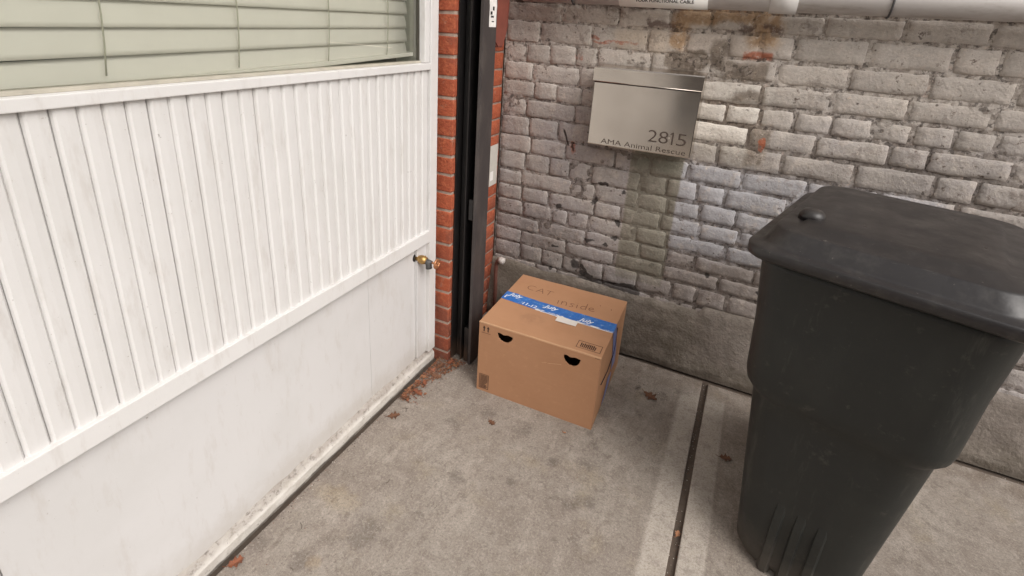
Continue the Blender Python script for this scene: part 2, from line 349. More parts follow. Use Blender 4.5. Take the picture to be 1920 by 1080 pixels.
# wall kerb under the white panels
def kerb():
    bm = bmesh.new(); rows = []
    prof = [(-0.075, 0.0), (-0.006, 0.0), (-0.006, 0.018), (-0.0065, 0.034), (-0.0095, 0.038), (-0.0235, 0.058), (-0.0275, 0.0635), (-0.075, 0.0640)]
    y = -3.4; ys = []
    while y < -0.493: ys.append(y); y += 0.02
    ys.append(-0.489)
    for y in ys:
        r = []
        for i, (x, z) in enumerate(prof):
            n = noise.noise(Vector((x*30, y*9, z*30)))*0.0028+noise.noise(Vector((x*30, y*40, z*40+5)))*0.0015
            k = 0 if i in (0, 7, 1) else (1 if i in (2, 3) else 1.5)
            r.append(bm.verts.new((x+n*k, y, z+n*k*(0.8 if i > 2 else 0))))
        rows.append(r)
    for A, B in zip(rows, rows[1:]):
        for i in range(len(prof)-1):
            f = bm.faces.new((A[i], A[i+1], B[i+1], B[i])); f.smooth = False
    bm.faces.new(rows[-1]); bm.faces.new(rows[0])
    return bm_obj('kerb', bm, mat_kerb)
tag(kerb(), kind='structure')

# ------------------------------------------------------------ painted brick wall (back)
WX1 = 2.75
wallo = empty('brick_wall')
tag(wallo, 'old grey painted brick wall with peeling paint behind the cardboard box and letter box', 'wall')
rowz = [1.735, 1.665, 1.595, 1.525, 1.455, 1.387, 1.318, 1.237, 1.162, 1.087, 1.018, 0.943, 0.861, 0.787, 0.709, 0.638, 0.569, 0.499, 0.432, 0.367, 0.288, 0.22]
J = [(1.359, 0.907), (1.358, 0.235), (1.356, 0.637), (1.33, 0.456), (1.286, 0.569), (1.28, 0.361), (1.273, 0.15), (1.25, 0.836), (1.211, 0.39), (1.204, 0.306), (1.196, 0.199), (1.194, 0.1), (1.138, 0.329), (1.12, 0.972), (1.12, 0.132), (1.074, 0.142), (1.049, 0.874), (0.981, 0.961), (0.967, 0.325), (0.954, 0.116), (0.919, 0.876), (0.893, 0.26), (0.847, 0.304), (0.844, 0.971), (0.827, 0.787), (0.823, 0.145), (0.769, 0.327), (0.763, 0.83), (0.759, 0.767), (0.757, 0.929), (0.757, 0.238), (0.754, 0.72), (0.748, 0.422), (0.746, 0.128), (0.744, 0.618), (0.737, 0.337), (0.681, 0.772), (0.681, 0.618), (0.68, 0.443), (0.679, 0.982), (0.671, 0.342), (0.659, 0.114), (0.642, 0.734), (0.615, 0.451), (0.608, 0.865), (0.606, 1.003), (0.593, 0.248), (0.553, 0.632), (0.537, 0.434), (0.537, 0.34), (0.536, 0.131), (0.535, 0.751), (0.531, 0.972), (0.522, 0.271), (0.472, 0.873), (0.47, 0.427), (0.467, 0.762), (0.458, 0.657), (0.417, 0.347), (0.41, 0.132), (0.408, 0.759), (0.4, 0.969), (0.397, 0.765), (0.333, 0.416), (0.325, 0.238), (0.324, 0.901), (0.317, 0.523), (0.316, 0.954), (0.314, 0.806), (0.309, 1.012), (0.304, 0.134), (0.294, 0.34), (0.262, 0.904)]
def brick_mesh(w, h, seed, rough=1.0, nx=None, nz=6, depth=0.04, pillow=0.004):
    """rounded, uneven brick face centred at the origin, looking towards -Y"""
    nx = nx or max(5, int(w/0.016)); vs = []; fs = []; sd = Vector((seed*3.17, seed*1.31, 0))
    for k in range(nz+1):
        for i in range(nx+1):
            u = i/nx*2-1; v = k/nz*2-1
            r = (abs(u)**8+abs(v)**5)
            x = u*w/2; z = v*h/2
            if 0 < i < nx: x = (w/2-0.004)*(2*(i-1)/(nx-2)-1) if nx > 2 else x
            if 0 < k < nz: z = (h/2-0.0035)*(2*(k-1)/(nz-2)-1)
            ez = (noise.noise(Vector((x*22, v*2, 1))+sd)*0.0050+noise.noise(Vector((x*90, v*2, 1))+sd)*0.0022)*rough; ex = noise.noise(Vector((u*2, z*60, 5))+sd)*0.006*rough
            uu = abs(u) if abs(u) == 1 else abs(u)*0.97; y = pillow*(1.25 if abs(u) == 1 or abs(v) == 1 else (0.30 if i in (1, nx-1) or k in (1, nz-1) else 0.0))+noise.noise(Vector((x*16, z*16, 9))+sd)*0.0026*rough+noise.noise(Vector((x*70, z*70, 4))+sd)*0.0010*rough
            if abs(u) == 1 and abs(v) == 1: cut = 0.004+0.004*abs(noise.noise(Vector((u*3, v*3, 2))+sd)); x *= 1-cut/w*2; z *= 1-cut/h; y += 0.001
            vs.append((x+ex*abs(u)**3, y, z+ez*abs(v)**2))
    n = (nx+1)*(nz+1)
    rim = [i for i in range(nx+1)]+[(k+1)*(nx+1)-1 for k in range(1, nz+1)]+[nz*(nx+1)+i for i in range(nx-1, -1, -1)]+[k*(nx+1) for k in range(nz-1, 0, -1)]
    for k in range(nz):
        for i in range(nx):
            a = k*(nx+1)+i; fs.append((a, a+1, a+nx+2, a+nx+1))
    for idx in rim: x, y, z = vs[idx]; vs.append((x, depth, z))
    L = len(rim)
    for q in range(L): fs.append((rim[q], n+q, n+(q+1) % L, rim[(q+1) % L]))
    me = bpy.data.meshes.new('brick'); me.from_pydata(vs, [], fs); me.update()
    for p in me.polygons: p.use_smooth = True
    return me
nb = 0
for ri in range(len(rowz)-1):
    zt, zb = rowz[ri], rowz[ri+1]
    js = sorted(x for (z, x) in J if zb <= z < zt and x > 0.06)
    m2 = []
    for x in js:
        if not m2 or x-m2[-1] > 0.06: m2.append(x)
    rr = random.Random(ri*7+3); header = ri % 6 == 3
    if not m2: m2 = [0.08+rr.random()*0.12]
    pts = [0.004]
    for x in m2+[None]:
        end = x if x is not None else WX1
        while end-pts[-1] > 0.235:
            st = 0.105 if header or rr.random() < 0.12 else 0.207
            if end-pts[-1] < 0.33 and x is not None: st = (end-pts[-1])/2
            pts.append(pts[-1]+st+rr.uniform(-0.006, 0.006))
        if x is not None: pts.append(end)
    pts.append(WX1)
    for a, b in zip(pts, pts[1:]):
        if b-a < 0.03: continue
        if rr.random() < 0.0: continue
        xm = min(1, max(0, ((a+b)/2-0.55)/0.3)); j = rr.uniform(0.0045, 0.0100)+0.003*xm
        hz = (zt-zb)-rr.uniform(0.0060, 0.0110)-0.003*xm
        me = brick_mesh(b-a-j, hz, ri*31+nb*0.37, 1.0, pillow=0.0022+0.0020*xm)
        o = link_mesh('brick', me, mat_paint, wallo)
        # the worn area on the right sits a little deeper in fresh mortar
        o.location = ((a+b)/2, rr.uniform(-0.0022, 0.0018), (zt+zb)/2+rr.uniform(-0.0022, 0.0022))
        o.rotation_euler = (rr.uniform(-.02, .02), rr.uniform(-.008, .008), rr.uniform(-.018, .018)); nb += 1
print('bricks', nb)
def sheet(name, x0, x1, z0, z1, step, yf, m, parent):
    nx = int((x1-x0)/step); nz = int((z1-z0)/step); vs = []; fs = []
    for k in range(nz+1):
        for i in range(nx+1):
            x = x0+(x1-x0)*i/nx; z = z0+(z1-z0)*k/nz; vs.append((x, yf(x, z), z))
    for k in range(nz):
        for i in range(nx):
            a = k*(nx+1)+i; fs.append((a, a+1, a+nx+2, a+nx+1))
    me = bpy.data.meshes.new(name); me.from_pydata(vs, [], fs); me.update()
    for p in me.polygons: p.use_smooth = True
    return link_mesh(name, me, m, parent)
def inbox(x, z, a, b, c, d): return a < x < b and c < z < d
def mort_y(x, z):
    n = noise.noise(Vector((x*9, 0, z*9))); f = noise.noise(Vector((x*60, 3, z*60))); g = noise.noise(Vector((x*28, 8, z*28)))
    y = 0.0032+0.0014*min(1, max(0, (x-0.5)/0.3))+n*0.003+f*0.0016+g*0.0032
    n3 = noise.noise(Vector((x*40, 11, z*40)))*0.45
    # smeared patches of mortar standing proud of the bricks
    for (a, b, c, d) in ((0.64, 0.80, 1.18, 1.245), (0.79, 0.845, 1.19, 1.29), (0.845, 0.975, 1.17, 1.225), (0.88, 0.985, 1.105, 1.13), (0.965, 1.02, 0.89, 1.01)):
        cx, cz, hx, hz = (a+b)/2, (c+d)/2, (b-a)/2, (d-c)/2
        q = max(abs(x-cx)/hx, abs(z-cz)/hz)+n3
        if q < 1: y = min(y, -0.003+0.006*q+f*0.0012)
    return y
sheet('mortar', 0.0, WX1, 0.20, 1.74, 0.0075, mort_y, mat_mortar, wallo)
def parge_top(x):
    t = 0.267+noise.noise(Vector((x*6, 1, 0)))*0.008+noise.noise(Vector((x*25, 1, 0)))*0.004
    if 0.93 < x < 1.13: t += 0.022
    return t
def parge():
    bm = bmesh.new(); nx = 190; rows = []
    for i in range(nx+1):
        x = WX1*i/nx; t = parge_top(x); c = []
        for k in range(22):
            q = k/19.0
            if k <= 19: z = t*q; y = -0.010-0.034*(1-q)**0.8
            else: z = t+0.003*(k-19); y = -0.010+0.010*(k-19)
            if k == 19: y += 0.006
            if k < 20: y += noise.noise(Vector((x*7, 4, z*7)))*0.005+noise.noise(Vector((x*35, 4, z*35)))*0.0016
            if k < 19: # course lines ghost through
                y += 0.0030*max(0, 1-abs(((z+0.02) % 0.07)-0.035)/0.007)*(1 if noise.noise(Vector((x*4, 9, z*9))) > -0.05 else 0)
            c.append(bm.verts.new((x, y, z)))
        rows.append(c)
    for A, B in zip(rows, rows[1:]):
        for k in range(21):
            f = bm.faces.new((A[k], B[k], B[k+1], A[k+1])); f.smooth = True
    return bm_obj('render_base', bm, mat_parge, wallo)
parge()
box('wall_core', (-0.25, WX1, 0.03, 0.28, -0.05, 3.3), mat_rmortar, wallo)
box('upper_course', (0.002, WX1, 0.004, 0.029, 1.741, 3.3), mat_paint, wallo)

# ------------------------------------------------------------ red brick return wall and pilaster
rw = empty('red_brick_return'); tag(rw, 'narrow red brick return wall between the black gate track and the grey wall', 'wall')
pil = empty('brick_pilaster'); tag(pil, 'slim red brick pilaster between the white panelling and the black gate track', 'pilaster')
box('mortar', (-0.2, -0.0028, -0.36, -0.002, 0, 3.3), plain('dirty_mortar', srgb(142, 122, 110), 0.9, var=0.35, scale=70), rw)
bmesh_cache = {}
k = 0; z = -0.03
while z < 1.9:
    zc = z+0.034; off = 0.0 if k % 2 else -0.055
    y = -0.002-off*0-0.0
    cuts = [-0.001, -0.098, -0.205, -0.312, -0.36] if k % 2 else [-0.001, -0.150, -0.257, -0.36]
    for a, b in zip(cuts, cuts[1:]):
        wdt = abs(b-a)-0.010
        me = brick_mesh(wdt+0.002, 0.0605, k*3.3+a*50, 0.5, nz=4, depth=0.03, pillow=0.0015)
        o = link_mesh('brick', me, mat_red, rw); o.location = (0.0+random.uniform(-.001, .001), (a+b)/2, zc); o.rotation_euler = (0, 0, R(90))
    z += 0.068; k += 1
bxm = bmesh.new(); bx(bxm, -0.14, 0.0445, -0.4685, -0.3603, 0, 3.3, 0.003); bm_obj('mortar', bxm, mat_rmortar, pil)
z = -0.03; k = 0
shared = []
for q in range(5):
    b = bmesh.new(); rq = random.Random(q)
    bx(b, -0.09, 0.0475, -0.4715, -0.366, -0.0288, 0.0288, 0.004, 2)
    bmesh.ops.subdivide_edges(b, edges=[e for e in b.edges if e.calc_length() > 0.03], cuts=1, use_grid_fill=True)
    for v in b.verts: v.co += Vector((noise.noise(v.co*30+Vector((q*9, 0, 0))), noise.noise(v.co*30+Vector((0, q*9, 0))), noise.noise(v.co*30+Vector((0, 0, q*9)))))*0.002
    me = bpy.data.meshes.new('brick'); b.to_mesh(me); b.free(); me.materials.append(mat_red); shared.append(me)
while z < 3.2:
    o = link_mesh('brick', shared[k % 5], None, pil); o.location = (random.uniform(-.0012, .0012), random.uniform(-.0012, .0012), z+0.034); z += 0.068; k += 1

# ------------------------------------------------------------ black gate track
gt = empty('gate_track'); tag(gt, 'tall black steel gate track standing between the pilaster and the brick return', 'gate track')
H = 3.2
box('outer_channel', (0.127, 0.140, -0.448, -0.358, 0.0, H), mat_char, gt, 0.002)
box('back_web', (0.0475, 0.1268, -0.372, -0.359, 0.0, H), mat_black, gt)
box('middle_lip', (0.087, 0.0915, -0.440, -0.3725, 0.004, H), mat_black, gt, 0.0012)
box('inner_plate', (0.058, 0.0855, -0.418, -0.3725, 0.006, H), mat_black, gt, 0.001)
box('corner_angle', (0.0495, 0.0545, -0.452, -0.3725, 0.003, H), mat_black, gt, 0.001)
for z0, z1 in ((0.002, 0.16), (0.62, 0.70)): box('guide_block', (0.103, 0.121, -0.438, -0.402, z0, z1), mat_black, gt, 0.002)
mat_tape_white = plain('torn_white_paper', srgb(226, 222, 218), 0.7, var=0.3, scale=90)
def torn(name, y0, y1, z0, z1, x, seed, m, n=9, thick=0.0012, amp=0.004, parent=None):
    bm = bmesh.new(); L = []; Rr = []
    for i in range(n+1):
        z = z0+(z1-z0)*i/n; a = noise.noise(Vector((seed, i*0.9, 0)))*amp; b_ = noise.noise(Vector((seed+9, i*0.9, 0)))*amp
        L.append((y0+a, z)); Rr.append((y1+b_, z))
    lo = [[bm.verts.new((x+t, yy, zz)) for (yy, zz) in L+Rr[::-1]] for t in (0, thick)]
    for r_ in lo:
        nn = n+1
        for i in range(n): bm.faces.new((r_[i], r_[i+1], r_[2*nn-2-i], r_[2*nn-1-i]))
    m_ = len(lo[0])
    for i in range(m_): bm.faces.new((lo[0][i], lo[0][(i+1) % m_], lo[1][(i+1) % m_], lo[1][i]))
    return bm_obj(name, bm, m, parent)
st = torn('sticker', -0.414, -0.366, 1.293, 1.52, 0.1403, 3, mat_tape_white, 14)
tag(st, 'torn white sticker with black print on the black gate track', 'sticker')
mat_ink = plain('black_ink', srgb(34, 31, 31), 0.7)
for q, (zz, yy, w_, h_) in enumerate(((1.325, -0.395, .020, .006), (1.336, -0.402, .014, .010), (1.35, -0.388, .012, .012), (1.385, -0.405, .012, .006), (1.31, -0.39, .016, .0035), (1.40, -0.385, .010, .005))):
    b = bmesh.new(); bx(b, 0.1416, 0.1419, yy-w_/2, yy+w_/2, zz-h_/2, zz+h_/2, 0.00012, 1); bm_obj('print', b, mat_ink, st)

nt = torn('paper_notice', -0.092, -0.022, 0.636, 0.815, 0.0028, 7, plain('notice_card', srgb(196, 192, 184), 0.45, var=0.1), 10, 0.002, 0.001)
tag(nt, 'narrow pale notice fixed on the red brick beside the black gate track', 'notice')
bm_obj('highlight_patch', bx(bmesh.new(), 0.0049, 0.0054, -0.085, -0.058, 0.66, 0.70), plain('white_print_and_highlight', srgb(235, 232, 228), 0.4), nt)  # highlight on the card, painted as a flat white patch

# red bell housing on the brick return
mat_rust = plain('faded_red_paint', srgb(122, 66, 54), 0.6, var=0.3, scale=25)
mat_redp = plain('bright_red_paint', srgb(140, 34, 30), 0.5, var=0.25, scale=25)
bell = empty('bell_housing', (0.0, -0.13, 1.35)); tag(bell, 'faded red metal housing with tapered bottom high on the brick return', 'bell')
def plate(name, pts, x0, x1, m, parent, bev=0.004):
    bm = bmesh.new(); A = [bm.verts.new((x0, y, z)) for y, z in pts]; B = [bm.verts.new((x1, y, z)) for y, z in pts]
    bm.faces.new(A); bm.faces.new(B[::-1])
    for i in range(len(pts)): bm.faces.new((A[i], A[(i+1) % len(pts)], B[(i+1) % len(pts)], B[i]))
    bmesh.ops.bevel(bm, geom=[e for e in bm.edges if abs(e.verts[0].co.x-x1) < 1e-6 and abs(e.verts[1].co.x-x1) < 1e-6], offset=bev, segments=2, affect='EDGES')
    return bm_obj(name, bm, m, parent)
plate('cover', [(-0.075, 0.15), (-0.078, -0.06), (-0.060, -0.105), (-0.030, -0.133), (0.012, -0.133), (0.034, -0.10), (0.052, -0.055), (0.058, 0.15)], 0.012, 0.048, mat_rust, bell)
plate('back_plate', [(-0.07, 0.16), (-0.07, -0.112), (0.03, -0.112), (0.03, -0.045), (0.098, -0.045), (0.098, 0.16)], 0.003, 0.0118, mat_redp, bell, 0.001)

# ------------------------------------------------------------ white shopfront panelling (left)
sf = empty('white_shopfront'); tag(sf, 'white painted shopfront wall with ribbed panelling below a window', 'shopfront')
YL = -3.4
box('stile', (-0.05, 0.0, -0.536, -0.4935, 0.0655, 2.6), mat_white, sf, 0.002)
box('top_rail', (-0.05, 0.0, YL, -0.5363, 1.1525, 1.1735), mat_white, sf, 0.002)
box('middle_rail', (-0.05, 0.001, YL, -0.5363, 0.5425, 0.5875), mat_white, sf, 0.002)
box('batten', (-0.04, -0.014, -0.592, -0.5363, 0.0655, 0.542), mat_panel, sf, 0.002)
def panel(y0, y1):
    bm = bmesh.new(); ny = int((y1-y0)/0.03); nz = 14; rows = []
    for i in range(ny+1):
        y = y0+(y1-y0)*i/ny
        rows.append([bm.verts.new((-0.026+noise.noise(Vector((y*3, z_*3, 2)))*0.002, y, z_)) for z_ in [0.055+0.49*q/nz for q in range(nz+1)]])
    for A, B in zip(rows, rows[1:]):
        for q in range(nz): f = bm.faces.new((A[q], A[q+1], B[q+1], B[q]))
    f_ = bm.faces[:]; r = bmesh.ops.extrude_face_region(bm, geom=f_)
    for v in r['geom']:
        if isinstance(v, bmesh.types.BMVert): v.co.x -= 0.015
    return bm_obj('lower_panel', bm, mat_panel, sf)
panel(-0.8435, -0.5935); panel(-1.78, -0.8446); panel(-2.9, -1.782)
0 and box('seam_strip', (-0.026, -0.0235, -0.8475, -0.8415, 0.064, 0.542), white_paint('seam_paint', (206, 201, 197)), sf, 0.0008)
# ribs
prof = [(-0.0304, 0.0), (-0.0150, 0.0003), (-0.0105, 0.0022), (-0.0076, 0.0055), (-0.0085, 0.020), (-0.0105, 0.0325), (-0.0130, 0.0345), (-0.0155, 0.0362), (-0.0304, 0.0364)]
bm = bmesh.new(); A = [bm.verts.new((x, y, 0.586)) for x, y in prof]; B = [bm.verts.new((x, y, 1.154)) for x, y in prof]
bm.faces.new(A); bm.faces.new(B[::-1])
for i in range(len(prof)): bm.faces.new((A[i], A[(i+1) % len(prof)], B[(i+1) % len(prof)], B[i]))
o = bm_obj('rib', bm, mat_white, sf); rib = o.data; o.location = (0, -0.5363-0.0366, 0)
y = -0.5363-0.0366; pitch = 0.0367; i = 0
while y-pitch > YL:
    y -= pitch; i += 1
    o = link_mesh('rib', rib, None, sf); o.location = (random.uniform(-.0012, .0008), y, 0); o.rotation_euler = (0, 0, random.uniform(-.02, .02))
box('rib_backing', (-0.05, -0.0305, YL, -0.5363, 0.588, 1.152), mat_panel, sf)
# window
box('window_stile', (-0.05, -0.004, -0.562, -0.5363, 1.174, 2.6), mat_white, sf, 0.004)
box('inner_jamb', (-0.12, -0.040, -0.560, -0.5364, 1.10, 2.6), plain('jamb_paint', srgb(206, 205, 192), 0.5, var=0.15), sf, 0.001)
box('window_bead', (-0.05, -0.020, YL, -0.5633, 1.1737, 1.180), plain('bead_paint', srgb(176, 170, 156), 0.6, var=0.3), sf, 0.001)
box('gasket', (-0.036, -0.026, -0.5655, -0.5625, 1.1812, 2.6), plain('gasket_rubber', srgb(74, 70, 62), 0.7), sf)
g = M('window_glass').m; t = g.node_tree; t.nodes.remove(t.nodes['Principled BSDF'])
gl = t.nodes.new('ShaderNodeBsdfGlossy'); gl.inputs['Roughness'].default_value = 0.02; gl.inputs[0].default_value = (1, 1, 0.98, 1)
tr = t.nodes.new('ShaderNodeBsdfTransparent'); tr.inputs[0].default_value = (0.985, 1.0, 0.968, 1)
fr = t.nodes.new('ShaderNodeFresnel'); fr.inputs[0].default_value = 1.45; mx = t.nodes.new('ShaderNodeMixShader')
t.links.new(fr.outputs[0], mx.inputs[0]); t.links.new(tr.outputs[0], mx.inputs[1]); t.links.new(gl.outputs[0], mx.inputs[2])
t.links.new(mx.outputs[0], t.nodes['Material Output'].inputs[0])
bm = bmesh.new(); v = [bm.verts.new(p) for p in ((-0.034, YL, 1.18), (-0.034, -0.5626, 1.18), (-0.034, -0.5626, 2.6), (-0.034, YL, 2.6))]; bm.faces.new(v)
bm_obj('window_glass', bm, g, sf)
mat_room = plain('dim_room', srgb(150, 148, 138), 0.9)
box('room_back', (-0.9, -0.88, YL, -0.2, 0, 2.6), mat_room, sf)
box('sill_inside', (-0.88, -0.0505, YL, -0.561, 1.13, 1.168), plain('inner_sill', srgb(150, 150, 134), 0.6, var=0.2), sf)
box('head', (-0.3, 0.0, YL, -0.4935, 2.601, 3.3), mat_white, sf)
box('side_reveal', (-0.88, -0.1205, -0.5600, -0.5, 1.0, 2.6), mat_room, sf)
# the shopfront goes on towards the street, unseen in the photograph but mirrored in the letter box
tag(box('unseen_shopfront_extension', (-0.4, 0.0, -4.1, -3.402, 0.0, 3.3), mat_white, None, 0.004), 'added unseen white end bay of the shopfront nearer the street', 'wall')

# venetian blind
bl = empty('window_blind', (-0.066, -0.582, 1.190)); tag(bl, 'cream horizontal blind with drooping bottom rail behind the window glass', 'blind')
mat_blind = plain('blind_slat', srgb(236, 233, 224), 0.5, var=0.06, scale=8)
def slat_mesh(L):
    bm = bmesh.new(); n = 5; rows = []
    for i in range(21):
        y = -L*i/20; rows.append([bm.verts.new((0.010*math.sin(R(35))*(2*q/n-1)+0.002*math.sin(math.pi*q/n), y, -0.0235*(1-2*q/n)*-1)) for q in range(n+1)])
    for A, B in zip(rows, rows[1:]):
        for q in range(n): f = bm.faces.new((A[q], A[q+1], B[q+1], B[q])); f.smooth = True
    r = bmesh.ops.extrude_face_region(bm, geom=bm.faces[:])
    for v in r['geom']:
        if isinstance(v, bmesh.types.BMVert): v.co.x -= 0.0022
    me = bpy.data.meshes.new('slat'); bmesh.ops.recalc_face_normals(bm, faces=bm.faces[:]); bm.to_mesh(me); bm.free(); me.materials.append(mat_blind); return me
sm = slat_mesh(2.4)
for i in range(30):
    o = link_mesh('slat', sm, None, bl)
    dr = max(0, 3-i)*0.0045
    o.location = (0.0+(i % 2)*0.0006, random.uniform(-.002, .002), 0.035+i*0.0385); o.rotation_euler = (0, 0, 0)
    o.rotation_euler.x = R([1.5, 0.95, 0.5, 0.2][i] if i < 4 else random.uniform(-.12, .12)); o.location.z += (-0.006, -0.004, -0.002)[i] if i < 3 else 0; o.location.y += 0
b = bmesh.new(); bx(b, -0.012, 0.010, -2.4, 0.02, -0.006, 0.006, 0.003); o = bm_obj('bottom_rail', b, mat_blind, bl); o.location = (0.006, 0.0, 0.008); o.rotation_euler.x = R(1.9)
mat_cord = plain('ladder_cord', srgb(190, 188, 172), 0.8)
for yy in (-0.10, -0.337, -0.60, -0.86, -1.12, -1.4, -1.7, -2.0):
    b = bmesh.new(); tube(b, [(0.0135+0.001*math.sin(q*1.3), yy-0.012*max(0, 3-q)/3+0.0025*math.sin(q), 0.0+q*0.05) for q in range(25)], 0.0014, 5); bm_obj('ladder_cord', b, mat_cord, bl)

# ------------------------------------------------------------ brass hose tap
tap = empty('hose_tap', (-0.026, -0.588, 0.494)); tag(tap, 'old brass hose tap sticking out of the white panelling below the rail', 'tap')
mat_brass = plain('worn_brass', srgb(186, 150, 96), 0.42, 0.85, var=0.5, scale=60)
mat_irn = plain('dark_grey_cap', srgb(72, 70, 70), 0.55, var=0.3, scale=60)
mat_hole = plain('dark_hole', srgb(34, 28, 24), 0.9)
b = bmesh.new(); cyl(b, (0, 0, 0), (0.004, 0, 0), 0.016, 0.013, 16); bm_obj('hole_disc', b, mat_hole, tap)  # dark disc standing in for the shaded hole where the tap leaves the panel
b = bmesh.new(); tube(b, [(0.0, 0, 0), (0.012, 0.002, 0), (0.022, 0.003, -0.001), (0.034, 0.004, -0.002), (0.046, 0.005, -0.004)], [.009, .010, .016, .017, .012], 8); bm_obj('valve_body', b, mat_brass, tap)
b = bmesh.new(); tube(b, [(0.040, 0.005, -0.004), (0.052, 0.006, -0.008), (0.054, 0.006, -0.022), (0.055, 0.006, -0.030)], [.012, .012, .011, .012], 12)
tube(b, [(0.045, 0.005, -0.005), (0.066, 0.008, -0.006)], [.010, .007], 10); bm_obj('spout', b, mat_irn, tap)
b = bmesh.new(); tube(b, [(0.06, 0.008, -0.006), (0.084, 0.012, -0.008)], .004, 8)
cx, cy, cz = 0.084, 0.012, -0.008
tube(b, [(cx, cy+0.015*math.cos(a), cz+0.015*math.sin(a)) for a in [2*math.pi*q/18 for q in range(19)]], .0042, 8)
for q in range(4):
    a = q*math.pi/2+0.4; tube(b, [(cx, cy, cz), (cx, cy+0.015*math.cos(a), cz+0.015*math.sin(a))], .0028, 6)
bm_obj('wheel_handle', b, plain('brass_handle', srgb(190, 134, 96), 0.45, 0.7, var=0.6, scale=90), tap)

# ------------------------------------------------------------ small gas pipe in the corner
gp = empty('corner_pipe', (0.045, -0.055, 0)); tag(gp, 'thin rusty pipe with a white cap rising in the corner behind the box', 'pipe')
b = bmesh.new(); tube(b, [(0, 0, 0), (0.002, 0, 0.12), (-0.002, 0, 0.22), (0.0, 0, 0.265), (0.008, 0, 0.283), (0.02, 0, 0.287)], 0.009, 10); bm_obj('pipe', b, plain('rusty_pipe', srgb(104, 66, 56), 0.7, var=0.5, scale=50), gp)
b = bmesh.new(); tube(b, [(0.010, 0, 0.285), (0.02, 0, 0.287), (0.036, 0, 0.284), (0.040, 0, 0.283)], [.012, .016, .016, .009], 14); bm_obj('cap', b, plain('white_plastic', srgb(190, 182, 176), 0.5, var=0.2), gp)

# ------------------------------------------------------------ white conduit along the top of the wall
pc = empty('conduit_pipe', (0, -0.062, 1.4245)); tag(pc, 'horizontal grey plastic conduit with couplings along the top of the painted brick wall', 'pipe')
mat_pvc = M('grey_pvc', 0.5).coords(); mat_pvc.base(srgb(184, 178, 174)); mat_pvc.mix(mat_pvc.noise(20, 5, 0.7, sc3=(0.3, 1, 1)).step(0.45, 0.7)*0.6, srgb(140, 130, 120)); mat_pvc = mat_pvc.done()
b = bmesh.new(); cyl(b, (0.10, 0, 0), (WX1, 0, 0), 0.0375, n=32); bm_obj('pipe', b, mat_pvc, pc)
for xx in (0.985, 1.9):
    b = bmesh.new(); tube(b, [(xx-0.045, 0, 0), (xx-0.0445, 0, 0), (xx+0.03, 0, 0), (xx+0.0305, 0, 0)], [.038, .0425, .0425, .038], 32); bm_obj('coupling', b, plain('pale_coupling', srgb(206, 202, 198), 0.45), pc)
b = bmesh.new(); tube(b, [(0.470, 0, 0), (0.4703, 0, 0), (0.7597, 0, 0), (0.76, 0, 0)], [.0378, .0405, .0405, .0378], 40)
lab = bm_obj('marker_sleeve', b, plain('white_sleeve', srgb(232, 228, 222), 0.4, var=0.05), pc)
def wrap_text(body, size, x0, ang, r, m, parent, offset=0.0):
    me = text_mesh(body, size, offset=offset); bm = bmesh.new(); bm.from_mesh(me)
    for v in bm.verts:
        x, t = v.co.x, v.co.y; a = R(ang)+t/r        # angle above the horizontal, seen from the front
        v.co = Vector((x0+x, -r*math.cos(a), r*math.sin(a)))
    o = bm_obj('print', bm, m, parent); bpy.data.meshes.remove(me); return o
wrap_text('YOUR FUNCTIONAL CABLE', 0.0152, 0.528, -36, 0.0409, mat_ink, lab, 0.0004)
wrap_text('CALL BEFORE DIGGING NEAR', 0.0152, 0.505, -9, 0.0409, mat_ink, lab, 0.0004)
for xx in (0.30, 1.25, 2.2):
    b = bmesh.new(); tube(b, [(xx, -0.041*math.cos(a), 0.041*math.sin(a)) for a in [R(-100+200*q/12) for q in range(13)]], 0.003, 6); bm_obj('pipe_clip', b, mat_irn, pc)

# ------------------------------------------------------------ steel letter box
mb = empty('letter_box', (0.605, -0.004, 0.895)); tag(mb, 'brushed steel wall letter box engraved with number and rescue name', 'letter box')
def steel():
    m = M('brushed_steel', 0.24, 1.0).coords('obj'); m.base((0.58, 0.525, 0.465, 1))
    m.bright((m.noise(60, 4, 0.6, sc3=(0.15, 1, 6))-0.5)*0.08+1)
    m.rough((m.noise(10, 3, 0.5)-0.5)*0.12+0.21)
    m.b.inputs['Anisotropic'].default_value = 0.4
    m.bump(m.noise(2.2, 1, 0.3, sc3=(1.6, 1, 0.8), off=2), 0.02, 0.55); return m.done()
mat_steel = steel()
xw = 0.187
b = bmesh.new(); bx(b, -xw, xw, -0.096, -0.001, 0.0, 0.2795, 0.003, 2); bm_obj('body', b, mat_steel, mb)
bm = bmesh.new()   # lid: sloping top folding down over the front
pr = [(-0.002, 0.289), (-0.101, 0.2835), (-0.1040, 0.280), (-0.1040, 0.2335), (-0.1015, 0.2335), (-0.1015, 0.2795), (-0.002, 0.2825)]
A = [bm.verts.new((-xw-0.002, y_, z_)) for y_, z_ in pr]; B = [bm.verts.new((xw+0.002, y_, z_)) for y_, z_ in pr]
bm.faces.new(A); bm.faces.new(B[::-1])
for i in range(len(pr)): bm.faces.new((A[i], A[(i+1) % len(pr)], B[(i+1) % len(pr)], B[i]))
bm_obj('lid', bm, mat_steel, mb)
b = bmesh.new(); cyl(b, (-xw-0.002, -0.1035, 0.2332), (xw+0.002, -0.1035, 0.2332), 0.0013, n=10); bm_obj('hem', b, mat_steel, mb)
box('lid_shadow_line', (-xw+0.002, xw-0.002, -0.0975, -0.0962, 0.2275, 0.2315), plain('painted_lid_shadow', srgb(70, 60, 54), 0.6), mb)  # dark strip painted below the lid edge as its shadow line
mat_etch = plain('etched_lettering', srgb(70, 56, 48), 0.6, 0.0)
